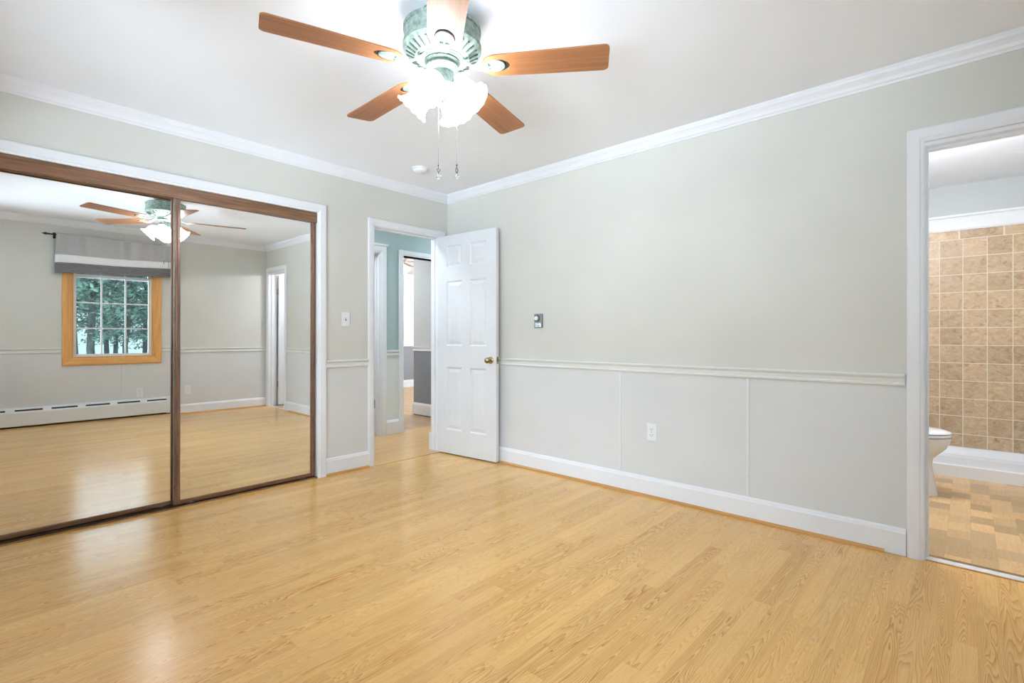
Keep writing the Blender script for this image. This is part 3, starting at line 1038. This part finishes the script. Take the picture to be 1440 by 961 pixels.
# ------------------------------------------------------------------ baseboard heater on the south wall
hx0, hx1 = WX + 0.01, -1.245
ht = thing('baseboard_heater', 'long white baseboard heater with dark slots under the window', 'heater', (hx0, SY, 0.0))
L = hx1 - hx0
bm = new()
HP = [(0.001, 0.018), (0.058, 0.018), (0.066, 0.026), (0.066, 0.170), (0.060, 0.182), (0.040, 0.214), (0.028, 0.222), (0.001, 0.226)]
molding(bm, (0, 0, 0), (L, 0, 0), (0, 1, 0), UP, HP)
obj('heater_cover', bm, M['heater'], ht)
bm = new(); box(bm, 0.0, L, 0.001, 0.050, 0.0, 0.018)
obj('heater_base', bm, M['dark'], ht)
bm = new(); box(bm, -0.004, 0.012, 0.001, 0.069, 0.012, 0.228, 0.003)
obj('end_cap', bm, M['heater'], ht)
bm = new(); box(bm, L - 0.05, L, 0.001, 0.069, 0.012, 0.228, 0.003)
obj('end_cap', bm, M['heater'], ht)
x = -3.06 - 0.31
slots = []
while x < -1.40:
    slots.append((x, x + 0.235)); x += 0.31
for a, b in slots:
    bm = new(); m4 = Matrix.Translation((a - hx0, 0.0503, 0.1965)) @ Matrix.Rotation(math.radians(-58), 4, 'X')
    box(bm, 0, b - a, -0.010, 0.010, -0.002, 0.0022, 0.0008, 0, m4)
    obj('heater_slot', bm, M['black'], ht, label='dark air slot of the heater')

# ------------------------------------------------------------------ wall plates


def plate_root(name, label, cat, pos, wall, group=None):
    rz = {'n': 0.0, 'e': -PI / 2, 's': PI}[wall]   # local: room towards -y
    return thing(name, label, cat, pos, (0, 0, rz), group)


def outlet(label, pos, wall):
    r = plate_root('wall_outlet', label, 'outlet', pos, wall)
    bm = new(); box(bm, -0.036, 0.036, -0.006, 0.0, -0.059, 0.059, 0.003)
    obj('cover_plate', bm, M['white'], r)
    for s in (-1, 1):
        bm = new()
        pts = [(0.0165 * math.cos(a), max(-0.0125, min(0.0125, 0.0165 * math.sin(a)))) for a in [2 * PI * k / 24 for k in range(24)]]
        extrude_poly(bm, pts, 0.0, 0.0025, Matrix.Translation((0, -0.0055, s * 0.0195)) @ Matrix.Rotation(PI / 2, 4, 'X'))
        f = obj('receptacle', bm, M['white'], r)
        bm = new()
        for dx, hh in ((-0.0065, 0.0045), (0.0065, 0.0036)):
            box(bm, dx - 0.0013, dx + 0.0013, -0.0086, -0.0078, s * 0.0195 + 0.002 - hh, s * 0.0195 + 0.002 + hh)
        lathe(bm, [(0.0024, 0), (0.0024, 0.0007)], 10, Matrix.Translation((0, -0.0080, s * 0.0195 - 0.0085)) @ Matrix.Rotation(PI / 2, 4, 'X'))
        obj('prong_slots', bm, M['slot'], f)
    bm = new(); lathe(bm, [(0.003, 0), (0.003, 0.0012)], 10, Matrix.Translation((0, -0.006, 0)) @ Matrix.Rotation(PI / 2, 4, 'X'))
    obj('screw', bm, M['steel'], r)
    return r


outlet('white duplex outlet low on the long right wall', (0, -2.126, 0.441), 'e')
outlet('white duplex outlet right of the heater, seen in the mirror', (-1.053, SY, 0.325), 's')
outlet('white duplex outlet just above the heater slots in the mirror', (-1.578, SY, 0.305), 's')

r = plate_root('light_switch', 'white toggle light switch between the closet and the door', 'light switch', (-1.071, 0, 1.230), 'n')
bm = new(); box(bm, -0.035, 0.035, -0.006, 0, -0.0575, 0.0575, 0.003)
obj('cover_plate', bm, M['white'], r)
bm = new(); box(bm, -0.005, 0.005, -0.0068, -0.005, -0.012, 0.012)
obj('toggle_slot', bm, M['slot'], r)
bm = new(); box(bm, -0.004, 0.004, -0.018, -0.004, -0.004, 0.004, 0.001, 0, Matrix.Translation((0, 0, 0.002)) @ Matrix.Rotation(math.radians(-28), 4, 'X'))
obj('toggle', bm, M['white'], r)
for s in (-1, 1):
    bm = new(); lathe(bm, [(0.003, 0), (0.003, 0.0012)], 10, Matrix.Translation((0, -0.006, s * 0.030)) @ Matrix.Rotation(PI / 2, 4, 'X'))
    obj('screw', bm, M['white'], r)

r = plate_root('wall_timer', 'steel wall timer plate with a round chrome knob beside the open door', 'wall control', (0, -1.136, 1.217), 'e')
bm = new(); box(bm, -0.042, 0.042, -0.012, 0, -0.057, 0.057, 0.003)
obj('cover_plate', bm, M['steel'], r)
bm = new(); box(bm, -0.030, 0.030, -0.0135, -0.011, -0.049, -0.018, 0.001)
obj('lower_plate', bm, M['chrome'], r)
bm = new(); box(bm, -0.016, 0.016, -0.0142, -0.013, -0.040, -0.035); box(bm, -0.006, 0.006, -0.0142, -0.013, -0.027, -0.023)
obj('plate_marks', bm, M['slot'], r)
bm = new(); lathe(bm, [(0.027, 0), (0.027, 0.004), (0.024, 0.006)], 28, Matrix.Translation((-0.006, -0.011, 0.020)) @ Matrix.Rotation(PI / 2, 4, 'X'))
obj('dial_ring', bm, M['slot'], r, True, auto=40)
bm = new(); lathe(bm, [(0.019, 0), (0.019, 0.016), (0.016, 0.020), (0.0, 0.020)], 28, Matrix.Translation((-0.006, -0.014, 0.020)) @ Matrix.Rotation(PI / 2, 4, 'X'))
obj('dial_knob', bm, M['chrome'], r, True, auto=40, label='round chrome knob')

# ------------------------------------------------------------------ smoke detector
sd = thing('smoke_detector', 'round white smoke detector on the ceiling near the corner', 'smoke detector', (-0.677, -0.46, H))
bm = new(); lathe(bm, [(0.066, 0.0), (0.066, -0.008), (0.060, -0.012)], 36)
obj('mounting_base', bm, M['white'], sd, True, auto=40)
bm = new(); lathe(bm, [(0.058, -0.012), (0.058, -0.018), (0.054, -0.027), (0.040, -0.034), (0.018, -0.036), (0.0, -0.036)], 36)
obj('detector_body', bm, M['white'], sd, True, auto=40)
bm = new(); lathe(bm, [(0.010, -0.0362), (0.009, -0.039), (0.0, -0.039)], 16)
obj('test_button', bm, M['white'], sd, True, auto=40)

# ------------------------------------------------------------------ ceiling fan
FANX, FANY = -1.795, -2.078
BLADE_Z, BLADE_R = 2.215, 0.690
fan = thing('ceiling_fan', 'verdigris green ceiling fan with five brown blades and lit glass shades', 'ceiling fan', (FANX, FANY, H))
zz = lambda z: z - H
bm = new(); lathe(bm, [(0.085, 0.0), (0.095, -0.004), (0.095, -0.016), (0.088, -0.030), (0.088, -0.058), (0.100, -0.066)], 40)
obj('canopy', bm, M['patina_dark'], fan, True, auto=35)
bm = new(); lathe(bm, [(0.10, zz(2.385)), (0.150, zz(2.385)), (0.162, zz(2.378)), (0.162, zz(2.366)), (0.158, zz(2.362)), (0.158, zz(2.312)), (0.164, zz(2.308)), (0.164, zz(2.294)), (0.150, zz(2.280)), (0.105, zz(2.256)), (0.100, zz(2.262)), (0.055, zz(2.262))], 56)
hous = obj('motor_housing', bm, M['patina'], fan, True, auto=35)
bm = new()
for k in range(30):
    a = 2 * PI * k / 30
    mt = Matrix.Rotation(a, 4, 'Z') @ Matrix.Translation((0.132, 0, zz(2.268))) @ Matrix.Rotation(math.radians(-28), 4, 'Y')
    box(bm, -0.020, 0.020, -0.0042, 0.0042, -0.003, 0.006, 0.0, 0, mt)
obj('vent_slots', bm, M['patina_dark'], hous, label='ring of dark vent slots under the motor')
bm = new()
for rr, z in ((0.098, 2.258), (0.088, 2.254), (0.078, 2.250)):
    torus(bm, (0, 0, zz(z)), rr, 0.005, None, 40, 8)
obj('rotor_rings', bm, M['patina_pale'], hous, True)
bm = new(); lathe(bm, [(0.072, zz(2.262)), (0.074, zz(2.240)), (0.066, zz(2.232)), (0.070, zz(2.226)), (0.070, zz(2.218)), (0.060, zz(2.208)), (0.048, zz(2.200)), (0.048, zz(2.160)), (0.052, zz(2.150)), (0.052, zz(2.138)), (0.040, zz(2.126)), (0.026, zz(2.112)), (0.020, zz(2.092)), (0.022, zz(2.086)), (0.012, zz(2.076)), (0.0, zz(2.074))], 40)
sw = obj('switch_housing', bm, M['patina_dark'], fan, True, auto=35)

HC, HR_ = 0.235, (0.052, 0.040)        # oval hole near the blade root


def blade_outline():
    r0, r1 = 0.170, BLADE_R
    w0, w1, rc = 0.065, 0.075, 0.022
    pts = []
    for k in range(13):                # rounded root
        a = PI / 2 + PI * k / 12
        pts.append((r0 + 0.065 + 0.065 * math.cos(a), w0 * math.sin(a)))
    for k in range(5):
        a = -PI / 2 + PI / 2 * k / 4
        pts.append((r1 - rc + rc * math.cos(a), -w1 + rc + rc * math.sin(a)))
    for k in range(5):
        a = PI / 2 * k / 4
        pts.append((r1 - rc + rc * math.cos(a), w1 - rc + rc * math.sin(a)))
    return pts


def blade_bm():
    out = blade_outline()
    # match an oval hole to the outline vertex by vertex (angle about hole centre)
    out = sorted(out, key=lambda p: math.atan2(p[1], p[0] - HC))
    extra = []
    n = len(out)
    for i in range(n):                 # subdivide long outline edges so the hole stays round
        a, b = out[i], out[(i + 1) % n]
        L = math.hypot(b[0] - a[0], b[1] - a[1])
        k = max(1, int(L / 0.03))
        for q in range(k):
            extra.append((a[0] + (b[0] - a[0]) * q / k, a[1] + (b[1] - a[1]) * q / k))
    bm = new()
    th = 0.006
    rings = []
    for z in (-th / 2, th / 2):
        O = [bm.verts.new((x, y, z)) for x, y in extra]
        I = []
        for x, y in extra:
            a = math.atan2(y, x - HC)
            I.append(bm.verts.new((HC + HR_[0] * math.cos(a), HR_[1] * math.sin(a), z)))
        rings.append((O, I))
    N = len(extra)
    (O0, I0), (O1, I1) = rings
    for k in range(N):
        j = (k + 1) % N
        for f in ((O0[k], O0[j], I0[j], I0[k]), (O1[k], I1[k], I1[j], O1[j]), (O0[k], O1[k], O1[j], O0[j]), (I0[k], I0[j], I1[j], I1[k])):
            try:
                bm.faces.new(f)
            except ValueError:
                pass
    return bm


def iron_bm():
    bm = new()
    # oval medallion behind the hole with a centre ridge, and an arm curving to the motor
    pts = [(HC - 0.013 + 0.044 * math.cos(2 * PI * k / 28), 0.037 * math.sin(2 * PI * k / 28)) for k in range(28)]
    extrude_poly(bm, pts, -0.0025, 0.0025)
    tube(bm, [(HC - 0.072, 0, -0.002), (HC - 0.02, 0, -0.0035), (HC + 0.026, 0, -0.002)], [0.006, 0.004, 0.002], 8)
    for s in (-1, 1):
        lathe(bm, [(0.004, 0.0), (0.004, -0.004), (0.0, -0.005)], 10, Matrix.Translation((HC - 0.022, s * 0.022, 0)))
    return bm


def arm_bm():
    bm = new()
    P = [(0.070, 0, 0.036), (0.095, 0, 0.026), (0.130, 0, 0.000), (0.165, 0, -0.012), (0.200, 0, -0.0095)]
    for (a, b) in zip(P, P[1:]):
        pass
    secs = []
    for (x, y, z), wd in zip(P, (0.020, 0.013, 0.011, 0.014, 0.020)):
        secs.append([bm.verts.new((x, wd, z)), bm.verts.new((x, -wd, z)), bm.verts.new((x, -wd, z + 0.007)), bm.verts.new((x, wd, z + 0.007))])
    for a, b in zip(secs, secs[1:]):
        for k in range(4):
            j = (k + 1) % 4
            bm.faces.new((a[k], a[j], b[j], b[k]))
    bm.faces.new(secs[0]); bm.faces.new(list(reversed(secs[-1])))
    return bm


b0 = None
for k in range(5):
    az = math.radians(16.5 + 72 * k)
    if b0 is None:
        b0 = obj('fan_blade', blade_bm(), M['blade'], fan, label='brown wooden fan blade with an oval cutout')
        obj('blade_medallion', iron_bm(), M['patina_pale'], b0)
        obj('blade_arm', arm_bm(), M['patina_pale'], b0)
        bm = new(); extrude_poly(bm, [(HC + 0.056 * math.cos(2 * PI * k2 / 32), 0.044 * math.sin(2 * PI * k2 / 32)) for k2 in range(32)], 0.0031, 0.0050)  # dark disc for the brown hole edge and the shade inside it
        obj('cutout_shade', bm, M['dark'], b0, label='dark disc standing for the shaded brown edge of the oval cutout')
        o = b0
    else:
        o = copy_tree(b0, fan)
    o.location = (0, 0, zz(BLADE_Z))
    o.rotation_mode = 'XYZ'
    o.rotation_euler = (Matrix.Rotation(az, 4, 'Z') @ Matrix.Rotation(math.radians(-7.5), 4, 'X')).to_euler()


def shade_bm():
    # bell / tulip opening towards -z with a ruffled rim
    prof = [(0.022, 0.0), (0.026, -0.008), (0.039, -0.022), (0.047, -0.040), (0.048, -0.056), (0.047, -0.072), (0.051, -0.088), (0.060, -0.102), (0.072, -0.112)]
    n = len(prof)

    def wob(i, a, r, z):
        q = max(0.0, (i - 3) / (n - 4)) ** 1.6
        return r * (1 + 0.035 * q * math.cos(12 * a)), z + 0.004 * q * math.cos(12 * a)
    bm = new()
    lathe(bm, prof, 64, None, wob, True, False)
    return bm


sh0 = None
for k in range(4):
    az = math.radians(115.25 + 90 * k)
    d = Vector((math.cos(az), math.sin(az), 0))
    neck = d * 0.066 + Vector((0, 0, zz(2.142)))
    bm = new()
    tube(bm, [d * 0.035 + Vector((0, 0, zz(2.150))), d * 0.055 + Vector((0, 0, zz(2.153))), d * 0.070 + Vector((0, 0, zz(2.140))), d * 0.076 + Vector((0, 0, zz(2.129)))], [0.010, 0.010, 0.013, 0.020], 12)
    arm = obj('lamp_arm', bm, M['patina_dark'], fan, True, auto=40)
    rot = (Matrix.Rotation(az, 4, 'Z') @ Matrix.Rotation(math.radians(-46), 4, 'Y')).to_euler()
    if sh0 is None:
        sh0 = thicken(obj('lamp_shade', shade_bm(), M['shade'], fan, True, label='lit white tulip glass shade with a ruffled rim'), 0.003)
        bm = new(); lathe(bm, [(0.012, -0.004), (0.012, -0.028), (0.022, -0.048), (0.024, -0.062), (0.018, -0.078), (0.0, -0.086)], 18)
        obj('light_bulb', bm, M['bulb'], sh0, True)
        o = sh0
    else:
        o = copy_tree(sh0, fan)
    o.location = neck
    o.rotation_euler = rot

cr = Vector((math.sin(AZ), -math.cos(AZ), 0))      # both chains hang in a row facing the camera side
for k, (off, top) in enumerate(((-0.016, 2.09), (0.061, 2.12))):
    bm = new()
    base = cr * off
    ztop, zb = zz(top), zz(1.815)
    if k == 1:
        tube(bm, [cr * 0.044 + Vector((0, 0, zz(2.142))), base + Vector((0, 0, zz(2.140)))], 0.0022, 6)
        ztop = zz(2.140)
    n = 44
    for i in range(n):
        z = ztop + (zb - ztop) * i / (n - 1)
        bmesh.ops.create_icosphere(bm, subdivisions=1, radius=0.0017, matrix=Matrix.Translation(base + Vector((0, 0, z))))
    tube(bm, [base + Vector((0, 0, ztop)), base + Vector((0, 0, zb))], 0.0007, 6)
    ch = obj('pull_chain', bm, M['chain'], fan, True, label='thin pull chain, %s of the two' % ('left', 'right')[k])
    bm = new()
    ball(bm, base + Vector((0, 0, zz(1.812))), 0.0038, 10)
    tube(bm, [base + Vector((0, 0, zz(1.812))), base + Vector((0, 0, zz(1.800)))], 0.0014, 6)
    if k == 0:      # star shaped link
        star = []
        for i in range(10):
            a = PI / 2 + PI * i / 5
            rr = 0.0095 if i % 2 == 0 else 0.0052
            star.append(base + cr * (rr * math.cos(a)) + Vector((0, 0, zz(1.791) + rr * math.sin(a))))
        tube(bm, star + [star[0]], 0.0014, 6)
    else:
        loop = [base + cr * (0.0048 * math.cos(2 * PI * i / 14)) + Vector((0, 0, zz(1.790) + 0.010 * math.sin(2 * PI * i / 14))) for i in range(15)]
        tube(bm, loop, 0.0014, 6)
    lathe(bm, [(0.0015, zz(1.783)), (0.0022, zz(1.779)), (0.0055, zz(1.774))], 12, Matrix.Translation(base))
    obj('chain_charm', bm, M['iron'], ch, True, label='dark metal charm above the crystal')
    bm = new(); bmesh.ops.create_icosphere(bm, subdivisions=2, radius=0.0118, matrix=Matrix.Translation(base + Vector((0, 0, zz(1.7655)))))
    obj('crystal_ball', bm, M['crystal'], ch, label='faceted clear crystal ball')

# ------------------------------------------------------------------ bathroom: shower tray and toilet
tray = thing('shower_tray', 'low white shower tray along the tiled bathroom wall', 'shower tray', (2.03, SY, 0))
TL, TD = BN - SY - 0.004, BX - 2.03 - 0.002
bm = new()
CURB = [(0.0, 0.0), (0.0, 0.088), (0.010, 0.097), (0.070, 0.097), (0.085, 0.088), (0.11, 0.050), (0.16, 0.042), (TD - 0.14, 0.040), (TD - 0.06, 0.052), (TD - 0.035, 0.098), (TD - 0.022, 0.112), (TD, 0.113), (TD, 0.0)]
molding(bm, (0, 0.002, 0), (0, TL, 0), (1, 0, 0), UP, CURB)
obj('tray_basin', bm, M['acryl'], tray)
bm = new(); box(bm, 0.07, TD - 0.002, TL - 0.10, TL, 0.03, 0.110, 0.01)
obj('tray_end', bm, M['acryl'], tray)
bm = new(); box(bm, 0.07, TD - 0.002, 0.002, 0.06, 0.03, 0.110, 0.01)
obj('tray_end', bm, M['acryl'], tray)
bm = new(); lathe(bm, [(0.04, 0.041), (0.04, 0.045), (0.0, 0.0445)], 20, Matrix.Translation((TD / 2, TL * 0.86, 0)))
obj('drain', bm, M['chrome'], tray)

TXC = 1.36
toi = thing('toilet', 'white toilet in profile beside the bathroom door frame', 'toilet', (TXC, BN, 0))
# local: wall at y=0, bowl towards -y


def oval(cy, ry_f, ry_b, rx, z, n=40):
    out = []
    for k in range(n):
        a = 2 * PI * k / n
        s, c = math.sin(a), math.cos(a)
        out.append(Vector((rx * c, cy + (ry_f if s < 0 else ry_b) * s, z)))
    return out


def loft(bm, rings, cap=True):
    V = [[bm.verts.new(p) for p in r] for r in rings]
    for a, b in zip(V, V[1:]):
        n = len(a)
        for k in range(n):
            j = (k + 1) % n
            bm.faces.new((a[k], a[j], b[j], b[k]))
    if cap:
        bm.faces.new(list(reversed(V[0]))); bm.faces.new(V[-1])


FRONT = -0.732
bm = new()
cy = -0.47
loft(bm, [oval(cy, -(-0.660 - cy), 0.24, 0.108, 0.0), oval(cy, -(-0.657 - cy), 0.24, 0.106, 0.02), oval(cy, -(-0.640 - cy), 0.22, 0.096, 0.12), oval(cy, -(-0.628 - cy), 0.20, 0.092, 0.20),
          oval(cy, -(-0.632 - cy), 0.20, 0.100, 0.245), oval(cy, -(-0.662 - cy), 0.21, 0.130, 0.280), oval(cy, -(-0.700 - cy), 0.22, 0.158, 0.320), oval(cy, -(-0.724 - cy), 0.23, 0.175, 0.365), oval(cy, -(-0.730 - cy), 0.23, 0.180, 0.395), oval(cy, -(-0.722 - cy), 0.22, 0.172, 0.402)])
bowl = obj('bowl', bm, M['porc'], toi, True, auto=50)
bm = new(); box(bm, -0.10, 0.10, -0.28, -0.03, 0.0, 0.385, 0.03)
obj('bowl_base', bm, M['porc'], toi, True, auto=50)
bm = new(); loft(bm, [oval(cy, -(-0.724 - cy), 0.23, 0.176, 0.4065), oval(cy, -(FRONT - cy), 0.235, 0.184, 0.410), oval(cy, -(FRONT - cy), 0.235, 0.184, 0.420), oval(cy, -(-0.726 - cy), 0.23, 0.178, 0.4235)])
obj('seat', bm, M['porc'], toi, True, auto=50)
bm = new(); loft(bm, [oval(cy, -(-0.720 - cy), 0.23, 0.172, 0.4275), oval(cy, -(-0.730 - cy), 0.235, 0.183, 0.431), oval(cy, -(-0.726 - cy), 0.235, 0.181, 0.440), oval(cy, -(-0.690 - cy), 0.22, 0.150, 0.449), oval(cy, -(-0.60 - cy), 0.12, 0.07, 0.453)])
obj('lid', bm, M['porc'], toi, True, auto=60)
bm = new(); box(bm, -0.20, 0.20, -0.205, -0.012, 0.385, 0.740, 0.025)
obj('tank', bm, M['porc'], toi, True, auto=50)
bm = new(); box(bm, -0.215, 0.215, -0.220, -0.006, 0.741, 0.775, 0.012)
obj('tank_lid', bm, M['porc'], toi, True, auto=50)
bm = new(); tube(bm, [(-0.15, -0.205, 0.68), (-0.15, -0.222, 0.68), (-0.09, -0.224, 0.675)], 0.006, 8)
obj('flush_lever', bm, M['chrome'], toi, True)

# ------------------------------------------------------------------ fan in the far room
ff = thing('ceiling_fan', 'small far room ceiling fan glimpsed through two doorways', 'ceiling fan', (1.40, 2.78, H))
bm = new(); lathe(bm, [(0.07, 0), (0.07, -0.03), (0.02, -0.06), (0.02, -0.11), (0.09, -0.13), (0.10, -0.17), (0.06, -0.21), (0.05, -0.25)], 24)
obj('motor_housing', bm, M['brass'], ff, True, auto=40)
fb = None
for k in range(5):
    if fb is None:
        bm = new(); pts = [(0.12, -0.045), (0.56, -0.06), (0.58, -0.03), (0.58, 0.03), (0.56, 0.06), (0.12, 0.045)]
        extrude_poly(bm, pts, -0.003, 0.003)
        fb = obj('fan_blade', bm, M['dfan'], ff)
        o = fb
    else:
        o = copy_tree(fb, ff)
    o.location = (0, 0, -0.19)
    o.rotation_euler = (Matrix.Rotation(math.radians(-38 + 72 * k), 4, 'Z') @ Matrix.Rotation(math.radians(11), 4, 'X')).to_euler()
s1 = None
for k in range(3):
    if s1 is None:
        bm = new(); lathe(bm, [(0.02, 0), (0.035, -0.03), (0.045, -0.07), (0.065, -0.11)], 24, None, None, True, False)
        s1 = thicken(obj('lamp_shade', bm, glow('far_lit_glass', (255, 252, 246), 4.0), ff, True))
        o = s1
    else:
        o = copy_tree(s1, ff)
    az = math.radians(-60 + 120 * k)
    o.location = (0.06 * math.cos(az), 0.06 * math.sin(az), -0.25)
    o.rotation_euler = (Matrix.Rotation(az, 4, 'Z') @ Matrix.Rotation(math.radians(-35), 4, 'Y')).to_euler()
bm = new(); tube(bm, [(0.02, -0.02, -0.24), (0.02, -0.02, -0.60)], 0.0012, 6)
ch = obj('pull_chain', bm, M['chain'], ff)
bm = new(); lathe(bm, [(0.0, -0.60), (0.011, -0.615), (0.012, -0.635), (0.0, -0.655)], 12, Matrix.Translation((0.02, -0.02, 0)))
obj('chain_pull', bm, M['iron'], ch, True)

# ------------------------------------------------------------------ outside: ground and winter conifers
bm = new(); box(bm, -30, 30, -60, SY - T, -3.2, -3.0)
struct('ground', bm, M['snow'], 'pale ground outside the window', 'ground')


def tree(x, y, r, rad, label, seed, lo, dens):
    rnd = random.Random(seed)
    t = thing('conifer_tree', label, 'tree', (x, y, -3.0), group='trees outside the window')
    bm = new()
    tube(bm, [(0.03 * rnd.uniform(-1, 1) * i, 0, 1.2 * i) for i in range(11)], [r * (1 - 0.07 * i) for i in range(11)], 10)
    obj('trunk', bm, M['bark'], t, True)
    bm, fb_ = new(), new()
    for k in range(dens):
        z = rnd.uniform(lo, 10.5) if k % 3 else rnd.uniform(lo, 8.0)
        a = rnd.uniform(0, 2 * PI)
        ln = rad * rnd.uniform(0.55, 1.0) * (1.1 - z / 16)
        tip = Vector((math.cos(a) * ln, math.sin(a) * ln, z - rnd.uniform(-0.15, 0.45)))
        tube(bm, [(0, 0, z), Vector((math.cos(a) * ln * 0.5, math.sin(a) * ln * 0.5, z + 0.05)), tip], [0.020, 0.013, 0.005], 5)
        n = int(70 * ln) if z > lo + 1.0 else int(22 * ln)
        for q in range(n):
            f = rnd.uniform(0.25, 1.03)
            p = Vector((math.cos(a) * ln * f, math.sin(a) * ln * f, z + (tip.z - z) * f)) + Vector((rnd.gauss(0, 0.13), rnd.gauss(0, 0.13), rnd.gauss(0, 0.08)))
            sz = rnd.uniform(0.04, 0.10)
            u = Vector((rnd.uniform(-1, 1), rnd.uniform(-1, 1), rnd.uniform(-0.6, 0.6))).normalized() * sz
            v = u.orthogonal().normalized() * sz * 0.45
            fb_.faces.new([fb_.verts.new(p + u), fb_.verts.new(p + v), fb_.verts.new(p - u), fb_.verts.new(p - v)])
    obj('branches', bm, M['bark'], t)
    obj('needles', fb_, M['needle'], t)


tree(-0.72, -14.0, 0.115, 1.25, 'dark conifer trunk behind the left window panes', 1, 4.0, 80)
tree(0.61, -17.0, 0.095, 1.25, 'slim conifer behind the right window panes', 2, 3.8, 85)
tree(0.80, -20.2, 0.09, 1.3, 'conifer farther back behind the middle panes', 3, 3.9, 85)
tree(0.05, -23.2, 0.10, 1.4, 'conifer far back at the left of the window view', 4, 4.0, 90)
tree(2.75, -25.5, 0.12, 1.45, 'leafy conifer at the right edge of the window view', 5, 3.4, 110)
tree(1.86, -28.6, 0.13, 1.45, 'farthest conifer filling the gaps of the window view', 6, 3.6, 110)
